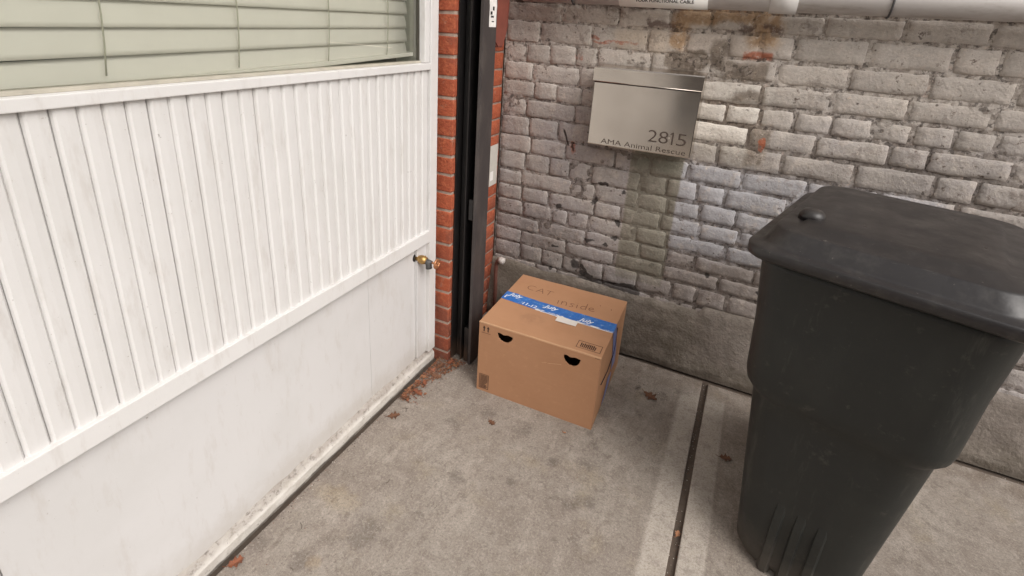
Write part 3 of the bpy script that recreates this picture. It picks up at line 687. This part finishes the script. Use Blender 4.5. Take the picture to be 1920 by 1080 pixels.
def fit_text(body, x0, x1, z0, h, m, parent, y, offset=0.0, name='lettering', th=0.0004):
    me = text_mesh(body, 1.0, offset=offset); xs = [v.co.x for v in me.vertices]; zs = [v.co.y for v in me.vertices]
    sx = (x1-x0)/(max(xs)-min(xs)); cap = 0.70; bm = bmesh.new(); bm.from_mesh(me); mnx = min(xs)
    for v in bm.verts: v.co = Vector((x0+(v.co.x-mnx)*sx, y, z0+v.co.y*h/cap))
    o = bm_obj(name, bm, m, parent); bpy.data.meshes.remove(me); return o
b = bmesh.new(); v = [b.verts.new((x_, -0.0968, z_)) for x_, z_ in ((0.1165, 0.040), (0.1215, 0.040), (0.1215, 0.084), (0.1180, 0.084), (0.1105, 0.078), (0.1105, 0.0735), (0.1165, 0.0775))]; b.faces.new(v); bm_obj('numeral', b, mat_etch, mb)
for ch, a_, b_ in (('2', 0.034, 0.066), ('8', 0.072, 0.104), ('5', 0.134, 0.166)): fit_text(ch, a_, b_, 0.040, 0.044, mat_etch, mb, -0.0968, -0.010, 'numeral')
fit_text('AMA Animal Rescue', -0.135, 0.170, 0.0085, 0.0185, mat_etch, mb, -0.0968, -0.006, 'name_lettering')
b = bmesh.new(); cyl(b, (0.1075, -0.0965, 0.062), (0.1075, -0.0985, 0.062), 0.0026, n=14); bm_obj('lock', b, plain('lock_chrome', (0.8, 0.75, 0.7, 1), 0.3, 0.9), mb)

# ------------------------------------------------------------ cardboard box
def card():
    m = M('cardboard', 0.75, 0, 0.25).coords('obj'); m.base(srgb(180, 136, 103))
    m.mix(m.noise(7, 4, 0.6).step(0.4, 0.65)*0.35, srgb(170, 125, 92)); m.mix(m.noise(22, 5, 0.7, off=3).step(0.6, 0.8)*0.3, srgb(150, 110, 82))
    sm_ = (m.x-0.16)*(m.x-0.16)/(0.05*0.05)+(m.y-0.11)*(m.y-0.11)/(0.035*0.035)
    m.mix(sm_.step(1.6, 0.2)*m.noise(30, 4, 0.6).step(0.35, 0.6)*0.22*m.z.step(0.28, 0.29), srgb(124, 92, 74))
    wr = m.noise(40, 5, 0.7, off=15)
    m.mix(m.z.step(0.2905, 0.2925)*(m.y+(wr-0.5)*0.008).step(0.0075, 0.003)*0.6, srgb(206, 168, 132))
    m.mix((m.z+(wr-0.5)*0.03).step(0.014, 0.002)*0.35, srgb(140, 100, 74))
    m.bright((m.noise(90, 4, 0.6, sc3=(0.15, 1, 1))-0.5)*0.09+1)
    m.bump(m.noise(5, 3, 0.5)*2.0+m.noise(180, 2, 0.5, sc3=(1, 0.05, 0.05))*0.03, 0.003, 0.5); return m.done()
mat_card = card()
mat_cardedge = plain('cut_card_edge', srgb(206, 166, 124), 0.85)
bo = empty('cardboard_box', (0.230, -0.555, 0.0), (0, 0, R(1.8))); tag(bo, 'brown cardboard box sealed with blue tape and marked CAT inside', 'box')
W, D, HB, T = 0.446, 0.412, 0.292, 0.004
def curve_plate(outer, holes, th, m, name, parent):
    c = bpy.data.curves.new('c', 'CURVE'); c.dimensions = '2D'; c.fill_mode = 'BOTH'; c.extrude = th/2
    for poly in [outer]+holes:
        s = c.splines.new('POLY'); s.points.add(len(poly)-1); s.use_cyclic_u = True
        for p, (x, y_) in zip(s.points, poly): p.co = (x, y_, 0, 1)
    o = bpy.data.objects.new('c', c); col.objects.link(o); dg = bpy.context.evaluated_depsgraph_get(); dg.update()
    me = bpy.data.meshes.new_from_object(o.evaluated_get(dg)); bpy.data.objects.remove(o); me.materials.clear()
    return link_mesh(name, me, m, parent)
def dhole(cx, cy, w_, h_, seed):
    P = []
    for i in range(26):
        a = math.pi+math.pi*i/25; x = math.cos(a)*w_/2; y_ = math.sin(a)*h_
        P.append((cx+x+noise.noise(Vector((i*0.9, seed, 0)))*0.0034, cy+y_+noise.noise(Vector((i*1.3, seed, 7)))*0.0038))
    for i in range(7): x = w_/2-w_*(i+1)/8; P.append((cx+x, cy+(-0.001, 0.0005, 0.0, -0.003, -0.0035, 0.0, 0.001)[i]+0.0015))
    return P
fp = curve_plate([(0, 0), (W, 0), (W, HB), (0, HB)], [dhole(0.102, 0.271, 0.060, 0.031, 1), dhole(0.350, 0.267, 0.060, 0.035, 2)], T, mat_card, 'front_panel', bo)
fp.matrix_local = Matrix(((1, 0, 0, 0), (0, 0, -1, T/2), (0, 1, 0, 0), (0, 0, 0, 1)))
box('left_panel', (0.0, T, T+0.0003, D-T, 0.0, HB), mat_card, bo)
def warped(name, x0, x1, y0, y1, z0, z1, fn, m, parent, n=14):
    bm = bmesh.new(); bx(bm, x0, x1, y0, y1, z0, z1); bmesh.ops.subdivide_edges(bm, edges=bm.edges[:], cuts=n, use_grid_fill=True)
    for v in bm.verts: v.co += Vector(fn(v.co.copy()))
    return bm_obj(name, bm, m, parent)
bulge = lambda c: (0.012*math.sin(math.pi*min(1, max(0, c.y/D)))*math.sin(math.pi*min(1, max(0, c.z/HB))), 0, 0)
warped('right_panel', W-T, W, T+0.0003, D-T-0.0003, 0, HB, bulge, mat_card, bo)
box('back_panel', (0, W, D-T, D, 0, HB), mat_card, bo)
box('bottom_flap', (T, W-T, T, D-T, 0.0005, 0.0045), mat_card, bo)
seam = 0.214
sag = lambda c: (0, 0, -0.0045*math.sin(math.pi*min(1, max(0, c.x/W)))*(1-abs(c.y-seam)/seam)+0.0005*math.sin(c.x*40))
warped('top_flap', -0.0005, W+0.0005, -0.0005, seam-0.0010, HB+0.0003, HB+0.0043, sag, mat_card, bo)
warped('top_flap', -0.0005, W+0.0005, seam+0.0010, D+0.0005, HB+0.0003, HB+0.0043, sag, mat_card, bo)
# blue tape over the seam and down both ends
def tape_mat():
    m = M('blue_parcel_tape', 0.3, 0, 0.5).coords('obj'); m.base(srgb(52, 110, 186))
    m.mix(m.noise(14, 4, 0.6, sc3=(1, 2, 1)).step(0.45, 0.7)*0.5, srgb(84, 136, 198)); m.mix(m.noise(50, 5, 0.7, off=5).step(0.56, 0.68)*0.6, srgb(160, 184, 212))
    m.bump(m.noise(34, 4, 0.6, sc3=(1, 0.4, 1))*2, 0.004, 0.8); return m.done()
mat_tape = tape_mat()
tp = warped('tape', -0.001, W+0.0012, seam-0.028, seam+0.034, HB+0.0046, HB+0.0050, lambda c: (0, -0.020*(c.x/W)+0.0022*noise.noise(Vector((c.x*40, c.y*9, 0))), sag(c)[2]+0.0005+0.0008*noise.noise(Vector((c.x*55+c.y*60, c.y*20, 3)))), mat_tape, bo, 18)
mat_vt = plain('pale_violet_tape', srgb(120, 128, 176), 0.35, var=0.3, scale=60)
te = warped('end_tape', W+0.0008, W+0.0014, seam-0.048, seam+0.006, 0.15, HB+0.0040, lambda c: (bulge(c)[0]+0.001, -0.02*(1-c.z/HB), 0), mat_vt, bo, 10)
tag(te, 'strip of wrinkled bluish tape over the box end')
te2 = warped('end_tape', W+0.0008, W+0.0014, seam-0.10, seam-0.055, 0.02, 0.135, lambda c: (bulge(c)[0]+0.001, 0.02*(c.z/HB), 0), mat_vt, bo, 10)
warped('end_tape', -0.0016, -0.0010, seam-0.028, seam+0.034, 0.16, HB+0.004, lambda c: (0, 0, 0), mat_tape, bo, 6)
mat_wp = plain('white_print_and_highlight', srgb(228, 232, 238), 0.5, var=0.1)
def top_text(body, x, y_, size, rot, m, parent, z_, offset=0.0, shear=0.0, name='print'):
    me = text_mesh(body, size, offset=offset, shear=shear); bm = bmesh.new(); bm.from_mesh(me); c, s = math.cos(R(rot)), math.sin(R(rot))
    for v in bm.verts:
        X, Y = v.co.x, v.co.y; px, py = x+X*c-Y*s, y_+X*s+Y*c
        v.co = Vector((px, py, z_+sag(Vector((px, py, 0)))[2]))
    o = bm_obj(name, bm, m, parent); bpy.data.meshes.remove(me); return o
ZT = HB+0.0058
top_text('July', 0.018, seam+0.008, 0.034, -3, mat_wp, tp, ZT, 0.0006, 0.3)
top_text('11-12', 0.082, seam-0.026, 0.027, -3, mat_wp, tp, ZT, 0.0006, 0.1)
top_text('July', 0.170, seam-0.003, 0.034, -3, mat_wp, tp, ZT, 0.0006, 0.3)
top_text('July', 0.315, seam-0.028, 0.034, -3, mat_wp, tp, ZT, 0.0006, 0.3)
top_text('1', 0.0015, seam-0.016, 0.030, -3, mat_wp, tp, ZT, 0.001)
# torn white backing along the near edge of the tape
bm = bmesh.new(); n = 34; prev = None
for i in range(n+1):
    q = i/n; x = 0.145+0.30*q; yc = seam-0.029-0.020*(x/W); wd = 0.004+0.006*abs(noise.noise(Vector((i*0.45, 3, 0))))*(2.2 if q < 0.45 else 0.5)
    a = bm.verts.new((x, yc-wd*0.6, ZT-0.0006)); c = bm.verts.new((x, yc+wd+0.002, ZT-0.0003))
    if prev: bm.faces.new((prev[0], a, c, prev[1]))
    prev = (a, c)
for v in bm.verts: v.co.z += sag(v.co)[2]
bm_obj('torn_backing', bm, mat_tape_white, tp)
b = bmesh.new(); bx(b, 0.238, 0.316, seam-0.074, seam-0.040, HB+0.0046, HB+0.0050)
for v in b.verts: v.co = Vector((v.co.x, v.co.y, v.co.z-0.0020))
bmesh.ops.translate(b, vec=(0, 0, 0.0012), verts=b.verts[:])
pl = bm_obj('paper_label', b, plain('white_label', srgb(224, 218, 210), 0.6, var=0.06), bo)
top_text('QTY 1  X04', 0.246, seam-0.062, 0.0115, 0, plain('grey_ink', srgb(130, 120, 112), 0.7), pl, HB+0.0052)
mat_marker = plain('marker_ink', srgb(100, 60, 44), 0.7, var=0.9, scale=90)
def stroke(polys, x, y_, s, rot, name, parent, r=0.0010):
    bm = bmesh.new(); c, sn = math.cos(R(rot)), math.sin(R(rot))
    for P in polys:
        # smooth the pen stroke, then lay it down as a flat ribbon
        Q = [Vector((p[0]*s, p[1]*s, 0)) for p in P]
        for _ in range(2):
            N = [Q[0]]
            for a, b_ in zip(Q, Q[1:]): N += [a*0.75+b_*0.25, a*0.25+b_*0.75]
            N.append(Q[-1]); Q = N
        prev = None
        for i, p in enumerate(Q):
            d = (Q[min(i+1, len(Q)-1)]-Q[max(i-1, 0)]); d = d.normalized() if d.length > 0 else Vector((1, 0, 0)); nrm = Vector((-d.y, d.x, 0))*r
            e = []
            for sgn in (-1, 1):
                w_ = p+nrm*sgn; px, py = x+w_.x*c-w_.y*sn, y_+w_.x*sn+w_.y*c
                e.append(bm.verts.new((px, py, HB+0.0047+sag(Vector((px, py, 0)))[2])))
            if prev: bm.faces.new((prev[0], e[0], e[1], prev[1]))
            prev = e
    return bm_obj(name, bm, mat_marker, parent)
Cc = [(0.9, 0.95), (0.5, 1.05), (0.05, 0.8), (0, 0.3), (0.35, 0), (0.85, 0.1)]
Aa = [[(1.2, 0), (1.65, 1.05), (1.7, 1.0), (2.1, 0)], [(1.35, 0.4), (1.98, 0.42)]]
Tt = [[(2.3, 0.98), (3.15, 1.02)], [(2.72, 1.0), (2.70, 0)]]
stroke([Cc]+Aa+Tt, 0.058, 0.306, 0.034, -2, 'handwriting', bo, 0.0011)
ii = [[(0, 0.6), (0.02, 0)]]
nn = [[(0.35, 0.62), (0.36, 0)], [(0.36, 0.4), (0.6, 0.66), (0.8, 0.5), (0.82, 0)]]
ss = [[(1.5, 0.58), (1.2, 0.62), (1.15, 0.42), (1.45, 0.26), (1.4, 0.02), (1.1, 0.04)]]
i2 = [[(1.78, 0.6), (1.8, 0)], [(1.78, 0.8), (1.8, 0.84)]]
dd = [[(2.6, 0.5), (2.3, 0.62), (2.1, 0.3), (2.3, 0), (2.6, 0.2)], [(2.64, 1.1), (2.62, 0)]]
ee = [[(2.9, 0.3), (3.35, 0.34), (3.2, 0.62), (2.92, 0.5), (2.9, 0.15), (3.2, -0.02), (3.45, 0.1)]]
qq = [[(3.75, 1.35), (3.8, 1.2)], [(4.8, 1.1), (4.85, 0.9)]]
stroke(ii+nn+ss+i2+dd+ee+qq, 0.205, 0.262, 0.042, 4, 'handwriting', bo, 0.0012)
# printed marks
mat_pr = plain('brown_black_print', srgb(58, 34, 26), 0.7)
def marks(rects, name, plane='front', parent=bo, m=None):
    bm = bmesh.new()
    for (a0, b0, a1, b1) in rects:
        if plane == 'front': v = [(a0, -0.0024+T/2-0.0004-0.002+0.0020, b0), (a1, -0.0008, b0), (a1, -0.0008, b1), (a0, -0.0008, b1)]; v[0] = (a0, -0.0008, b0)
        else: v = [(a0, b0, HB+0.0048), (a1, b0, HB+0.0048), (a1, b1, HB+0.0048), (a0, b1, HB+0.0048)]
        bm.faces.new([bm.verts.new(p) for p in v])
    return bm_obj(name, bm, m or mat_pr, parent)
def frame(a0, b0, a1, b1, t=0.0019): return [(a0, b0, a1, b0+t), (a0, b1-t, a1, b1), (a0, b0+t, a0+t, b1-t), (a1-t, b0+t, a1, b1-t)]
arr = [(0.010, 0.254, 0.046, 0.2555)]
for cx in (0.020, 0.036):
    arr += [(cx-0.0022, 0.261, cx+0.0022, 0.279)]+[(cx-0.0050+0.0010*q, 0.274+0.0018*q, cx+0.0050-0.0010*q, 0.2760+0.0018*q) for q in range(5)]
marks(arr, 'arrow_print')
cert = frame(0.010, 0.012, 0.048, 0.076)+[(0.014, 0.016+0.0052*q, 0.044-random.choice([0, .004, .010]), 0.0188+0.0052*q) for q in range(11)]
marks(cert, 'certificate_print')
marks([(W-0.020, HB-0.0022, W-0.003, HB-0.0005)], 'fold_mark')
rr = random.Random(5); cols = [(0.364+0.0062*q, 0.029, 0.3675+0.0062*q, 0.031+rr.choice([.014, .020, .024])) for q in range(9)]
marks(frame(0.352, 0.022, 0.436, 0.064)+cols+[(0.364+0.0062*q, 0.046, 0.3685+0.0062*q, 0.049) for q in range(9)], 'label_print', 'top')
# dark slit where the end flap stands open, pale end flap behind it
b = bmesh.new(); tube(b, [(W+0.0035, 0.235, HB-0.012), (W+0.0095, 0.20, 0.236), (W+0.012, 0.16, 0.205), (W+0.0105, 0.10, 0.18), (W+0.0055, 0.035, 0.168)], 0.0016, 6)
bm_obj('slit', b, plain('dark_slit', srgb(38, 28, 40), 0.8), bo)
# scuffs where tape was torn away
mat_scuff = plain('torn_card', srgb(206, 168, 130), 0.8)
for (x0, z0, x1, z1) in ((0.265, 0.212, 0.315, 0.224), (0.245, 0.208, 0.262, 0.213)):
    bm = bmesh.new(); v = [(x0, -0.0008, z0), (x1, -0.0008, z1+0.0006), (x1+0.002, -0.0008, z1+0.002), (x0+0.004, -0.0008, z0+0.002)]; bm.faces.new([bm.verts.new(p) for p in v]); bm_obj('scuff', bm, mat_scuff, bo)

# ------------------------------------------------------------ wheelie bin
def binmat():
    m = M('bin_plastic', 0.48, 0, 0.4).coords('obj'); m.base(srgb(35, 36, 34))
    m.mix(m.noise(10, 4, 0.6, sc3=(1, 1, 0.4)).step(0.45, 0.7)*0.5, srgb(44, 45, 42)); m.mix(m.noise(30, 5, 0.7, off=8).step(0.58, 0.74)*0.3, srgb(92, 88, 80)); m.mix(m.noise(16, 6, 0.75, sc3=(1, 1, 0.15), off=18).step(0.56, 0.70)*0.35, srgb(86, 84, 78)); m.mix((m.z+(m.noise(14, 5, 0.7)-0.5)*0.16).step(0.14, 0.03)*0.4, srgb(98, 90, 82)); m.mix(m.noise(60, 4, 0.8, sc3=(1, 1, 6), off=28).step(0.68, 0.74)*0.5, srgb(100, 98, 94))
    m.bump(m.noise(220, 3, 0.6)*0.4+m.noise(14, 3, 0.5)*0.6, 0.001, 0.5); m.rough((m.noise(12)-0.5)*0.3+0.5); return m.done()
mat_bin = binmat()
def lidmat():
    m = M('bin_lid_plastic', 0.33).coords('obj'); m.base(srgb(40, 37, 37))
    m.mix(m.noise(12, 6, 0.75).step(0.48, 0.70)*0.35, srgb(82, 78, 74)); m.mix(m.noise(70, 4, 0.7, off=6).step(0.66, 0.72)*0.6, srgb(120, 114, 108)); m.mix(m.noise(50, 4, 0.8, sc3=(0.2, 2, 1), off=26).step(0.67, 0.73)*0.4, srgb(100, 96, 92))
    m.rough((m.noise(14, 5, 0.6)-0.5)*0.5+0.38); m.bump(m.noise(60, 3, 0.5)*0.5+m.noise(9, 3, 0.5), 0.002, 0.5); return m.done()
mat_lid = lidmat()
bi = empty('wheelie_bin', (1.0, -0.80, 0), (0, 0, R(-16))); tag(bi, 'large dark green grey wheelie bin with a closed lid against the painted wall', 'bin')
def rrect(x0, x1, y0, y1, r, n=6):
    P = []
    for (cx, cy, a0) in ((x1-r, y0+r, -90), (x1-r, y1-r, 0), (x0+r, y1-r, 90), (x0+r, y0+r, 180)):
        for i in range(n+1): a = R(a0+90*i/n); P.append((cx+r*math.cos(a), cy+r*math.sin(a)))
    return P
def loft(secs, name, m, parent, cap=True):
    bm = bmesh.new(); rings = []
    for (z_, pts) in secs: rings.append([bm.verts.new((x, y_, z_)) for x, y_ in pts])
    for A, B in zip(rings, rings[1:]):
        k_ = len(A)
        for i in range(k_): f = bm.faces.new((A[i], A[(i+1) % k_], B[(i+1) % k_], B[i])); f.smooth = True
    if cap: bm.faces.new(rings[0][::-1]); bm.faces.new(rings[-1])
    o = bm_obj(name, bm, m, parent); return o
# local frame: origin at the near left corner of the lid, +x right, +y towards the wall
def sec(z_, e=0.0, r=0.07):
    q = (BH-z_)/BH      # 0 at the top, 1 at the ground
    return (z_, rrect(0.030+BTX*q-e, 0.465-BTX*q*0.9+e, 0.028+BTY*q-e, 0.54-0.05*q+e, r))
BH, BTX, BTY = 0.86, 0.090, 0.040
body = [sec(0.0, -0.022, 0.06), sec(0.012, -0.008), sec(0.035, 0.0)]+[sec(z_, 0.0) for z_ in (0.15, 0.3, 0.45, 0.505)]
body += [sec(0.515, 0.005), sec(0.535, 0.014), sec(0.56, 0.016), sec(0.70, 0.010), sec(0.84, 0.010), sec(0.86, 0.012)]
loft(body, 'body', mat_bin, bi)
for (x0, wd, zt) in ((0.205, 0.030, 0.24), (0.250, 0.030, 0.24), (0.295, 0.030, 0.24)):
    bm = bmesh.new(); ring = []
    for z_ in (0.004, 0.05, zt-0.05, zt):
        q = (BH-z_)/BH; y_ = 0.028+BTY*q; pr_ = 0.007 if z_ < zt-0.01 else 0.0
        ring.append([bm.verts.new((x0-wd/2, y_+0.004, z_)), bm.verts.new((x0-wd/2+0.007, y_-pr_, z_)), bm.verts.new((x0+wd/2-0.007, y_-pr_, z_)), bm.verts.new((x0+wd/2, y_+0.004, z_))])
    for A, B in zip(ring, ring[1:]):
        for i in range(3): bm.faces.new((A[i], A[i+1], B[i+1], B[i]))
    bm.faces.new(ring[0]); bm_obj('foot_rib', bm, mat_bin, bi)
lidsec = [(0.862, rrect(0.004, 0.491, 0.0, 0.58, 0.05)), (0.868, rrect(-0.004, 0.499, -0.008, 0.588, 0.055)), (0.888, rrect(-0.004, 0.499, -0.008, 0.588, 0.055)),
          (0.891, rrect(0.000, 0.495, -0.004, 0.584, 0.055)), (0.892, rrect(0.016, 0.479, 0.014, 0.569, 0.06)), (0.898, rrect(0.021, 0.474, 0.019, 0.564, 0.06)), (0.926, rrect(0.034, 0.461, 0.034, 0.55, 0.06)),
          (0.930, rrect(0.040, 0.455, 0.040, 0.545, 0.06)), (0.931, rrect(0.075, 0.42, 0.075, 0.51, 0.05)), (0.938, rrect(0.083, 0.412, 0.083, 0.502, 0.05)), (0.940, rrect(0.12, 0.37, 0.12, 0.47, 0.05))]
loft(lidsec, 'lid', mat_lid, bi)
b = bmesh.new(); tube(b, [(0.085, 0.16, 0.930), (0.085, 0.16, 0.944), (0.085, 0.16, 0.952), (0.085, 0.16, 0.955)], [.028, .026, .020, .008], 18); bm_obj('lid_boss', b, mat_lid, bi)
for xx in (0.11, 0.30):
    b = bmesh.new(); cyl(b, (xx, 0.592, 0.885), (xx+0.07, 0.592, 0.885), 0.016, n=14); bm_obj('hinge', b, mat_bin, bi)
b = bmesh.new(); tube(b, [(0.08, 0.55, 0.86), (0.08, 0.62, 0.87), (0.415, 0.62, 0.87), (0.415, 0.55, 0.86)], 0.014, 10); bm_obj('handle', b, mat_bin, bi)
for xx in (0.10, 0.33):
    b = bmesh.new(); cyl(b, (xx, 0.52, 0.11), (xx+0.045, 0.52, 0.11), 0.11, n=24); bm_obj('wheel', b, mat_black, bi)

# ------------------------------------------------------------ leaves and litter
def leafmat(name, c, c2):
    m = M(name, 0.7).coords('obj'); m.base(srgb(*c)); m.mix(m.noise(60, 4, 0.6).step(0.4, 0.65)*0.7, srgb(*c2)); return m.done()
lm = [leafmat('leaf_orange', (138, 82, 56), (92, 58, 42)), leafmat('leaf_brown', (112, 76, 54), (80, 56, 42)), leafmat('leaf_tan', (160, 112, 80), (118, 80, 58))]
def leaf_mesh(L, seed, lobes=True):
    rq = random.Random(seed); n = 14; pts = []
    for i in range(n+1):
        t_ = i/n; w_ = 0.33*math.sin(math.pi*min(1, t_*1.02))**0.8*(1+(0.45*math.sin(t_*22+seed) if lobes else 0.06*math.sin(t_*30)))
        pts.append((t_*L, max(0.02, w_)*L))
    bm = bmesh.new(); Cn = []; Lf = []; Rt = []; cu = rq.uniform(0.15, 0.5)
    for (x, w_) in pts:
        z_ = cu*L*0.35*(x/L-0.4)**2*2; s1 = rq.uniform(0.7, 1.1); s2 = rq.uniform(0.7, 1.1)
        Cn.append(bm.verts.new((x-L/2, 0, z_+0.0008))); Lf.append(bm.verts.new((x-L/2+0.1*w_, w_*s1, z_+w_*cu*0.8+0.001))); Rt.append(bm.verts.new((x-L/2+0.1*w_, -w_*s2, z_+w_*cu*0.5+0.001)))
    for i in range(n):
        bm.faces.new((Cn[i], Cn[i+1], Lf[i+1], Lf[i])); bm.faces.new((Cn[i+1], Cn[i], Rt[i], Rt[i+1]))
    tube(bm, [(-L/2, 0, 0.0015), (-L*0.62, 0.002, 0.001), (-L*0.75, 0.006, 0.002)], 0.0007, 4)
    me = bpy.data.meshes.new('fallen_leaf'); bm.to_mesh(me); bm.free(); return me
LEAVES = [(0.050, -0.824, 0.045, 40, 1, 'curled brown leaf on the pavement close to the white wall'),
          (0.362, -0.683, 0.032, -25, 1, 'small thin brown leaf on the pavement in front of the box'),
          (0.824, -0.262, 0.060, -30, 1, 'ragged brown leaf right of the box by the foot of the painted wall'),
          (0.022, -1.423, 0.040, 60, 0, 'orange leaf by the kerb at the near left corner of the pavement'),
          (1.004, -0.795, 0.022, 80, 2, 'small tan leaf lying in the pavement joint'),
          (1.104, -0.439, 0.040, 10, 1, 'reddish brown leaf beside the bin foot'),
          (0.60, -0.60, 0.012, 10, 2, 'tiny leaf scrap beside the right corner of the box')]
for i, (x, y_, L, rot, mi, lb) in enumerate(LEAVES):
    me = leaf_mesh(L, i*3+1); o = link_mesh('fallen_leaf', me, lm[mi]); o.location = (x, y_, 0.0006); o.rotation_euler = (0, 0, R(rot))
    tag(o, lb, 'leaf', 'single leaves scattered on the pavement')
rq = random.Random(21)
PILE = [(0.062, -0.480), (0.040, -0.520), (0.075, -0.515), (0.030, -0.560), (0.058, -0.575), (0.022, -0.610), (0.045, -0.635), (0.028, -0.665), (0.014, -0.700), (0.050, -0.690), (0.022, -0.735), (0.090, -0.49)]
PL = ['leaf touching the front foot of the brick pilaster', 'leaf between the pilaster foot and the white stile', 'leaf at the right edge of the litter near the gate track',
      'leaf against the kerb just below the white stile', 'leaf lying on the widest part of the leaf pile', 'leaf against the kerb below the hose tap', 'leaf on the outer edge of the litter below the hose tap',
      'leaf midway along the strip of litter', 'leaf squeezed against the kerb near the far end of the strip', 'loose leaf just outside the narrow end of the litter', 'last leaf of the litter strip nearest the viewer', 'leaf in front of the black gate track foot']
for i, (x, y_) in enumerate(PILE):
    me = leaf_mesh(rq.uniform(0.030, 0.048), 40+i*5); o = link_mesh('fallen_leaf', me, lm[i % 3]); o.location = (x+0.006, y_, 0.003+rq.random()*0.004)
    o.rotation_euler = (rq.uniform(-.4, .4), rq.uniform(-.3, .3), rq.uniform(0, 6.28)); tag(o, ['dry orange ', 'dry brown ', 'dry tan '][i % 3]+PL[i], 'leaf', 'leaves piled by the pilaster')
def litter():
    bm = bmesh.new()
    for i in range(800):
        t_ = rq.random()**1.2; y_ = -0.45-0.30*t_; x = 0.012+abs(rq.gauss(0, 0.022+0.020*(1-t_)))
        if t_ < 0.35: x = rq.uniform(-0.0, 0.12*(1-t_*0.8)); 
        if x < 0.012 and y_ < -0.475: x = 0.014
        s = rq.uniform(0.0012, 0.0065); z_ = 0.0008+rq.random()*0.004; a = rq.uniform(0, 6.28)
        v = [bm.verts.new((x+s*math.cos(a+k_*1.57+rq.uniform(-.3, .3))*rq.uniform(.5, 1.3), y_+s*math.sin(a+k_*1.57)*rq.uniform(.4, 1), z_+rq.uniform(0, 0.003))) for k_ in range(4)]
        f = bm.faces.new(v); f.material_index = i % 3
    me = bpy.data.meshes.new('leaf_litter'); bm.to_mesh(me); bm.free()
    for m in lm: me.materials.append(m)
    o = bpy.data.objects.new('leaf_litter', me); col.objects.link(o); return o
tag(litter(), 'crumbled orange brown leaf litter along the foot of the pilaster and kerb', 'leaf litter', kind='stuff')

def grit():
    bm = bmesh.new(); rg = random.Random(77)
    for i in range(1500):
        k_ = rg.random()
        if k_ < 0.30: x, y_ = rg.uniform(0.993, 1.015), rg.uniform(-1.9, -0.07); z_ = -0.011
        elif k_ < 0.48: x, y_ = 0.008+abs(rg.gauss(0, 0.012)), rg.uniform(-1.6, -0.5); z_ = 0
        elif k_ < 0.66: x, y_ = rg.uniform(0.3, 2.0), -0.064-abs(rg.gauss(0, 0.014)); z_ = 0
        elif k_ < 0.78: x, y_ = rg.gauss(0.12, 0.05), rg.gauss(-0.45, 0.03); z_ = 0
        elif k_ < 0.90: x, y_ = rg.gauss(0.80, 0.08), rg.gauss(-0.22, 0.05); z_ = 0
        else: x, y_ = rg.uniform(0.02, 1.6), rg.uniform(-1.6, -0.1); z_ = 0
        r_ = rg.uniform(0.0006, 0.0020)*(1 if k_ < 0.9 else 0.8)
        o_ = Vector((x, y_, z_+r_*0.4)); p = [bm.verts.new(o_+Vector((rg.uniform(.6, 1.3)*a*r_, rg.uniform(.6, 1.3)*b_*r_, c_*r_*0.8))) for a, b_, c_ in ((1, 0, 0), (0, 1, 0), (-1, 0, 0), (0, -1, 0), (0, 0, 1), (0, 0, -.5))]
        mi = rg.choice((0, 0, 1, 2))
        for q in range(4): f = bm.faces.new((p[q], p[(q+1) % 4], p[4])); f.material_index = mi
    for i in range(26):   # twigs and stems
        x, y_ = (rg.uniform(0.02, 0.10), rg.uniform(-0.8, -0.45)) if i < 12 else (rg.uniform(0.05, 1.1), rg.uniform(-1.4, -0.12)); a = rg.uniform(0, 6.28); L = rg.uniform(0.008, 0.026)
        if i > 12 and 0.2 < x < 0.72 and y_ > -0.6: continue
        tube(bm, [(x, y_, 0.0012), (x+L*0.5*math.cos(a), y_+L*0.5*math.sin(a), 0.002), (x+L*math.cos(a+.3), y_+L*math.sin(a+.3), 0.0012)], 0.0006, 4)
    me = bpy.data.meshes.new('grit'); bm.to_mesh(me); bm.free()
    for c_ in ((92, 80, 70), (196, 188, 178), (124, 84, 60)): me.materials.append(plain('grit', srgb(*c_), 0.9))
    o = bpy.data.objects.new('grit', me); col.objects.link(o); return o
tag(grit(), 'fine grit, twigs and crumbs along the joints and wall foot', 'grit', kind='stuff')

# ------------------------------------------------------------ across the street, behind the camera (mirrored in the steel)
ob = empty('brick_building', (0, -15, 0)); tag(ob, 'dark brick building across the street behind the viewer', 'building')
mat_far = plain('dark_brick_far', srgb(96, 74, 62), 0.9, var=0.3, scale=2)
box('wall', (-14, 14, -6, 0, -0.2, 7.5), mat_far, ob)
fb = bmesh.new(); bx(fb, -0.6, 0.6, 0.002, 0.08, 0, 1.5, 0.02); fm = bpy.data.meshes.new('window'); fb.to_mesh(fm); fb.free(); fm.materials.append(plain('window_far', srgb(120, 124, 130), 0.2))
for zz in (1.0, 4.2):
    for xx in range(-12, 13, 3):
        o = link_mesh('window', fm, None, ob); o.location = (xx, 0, zz)
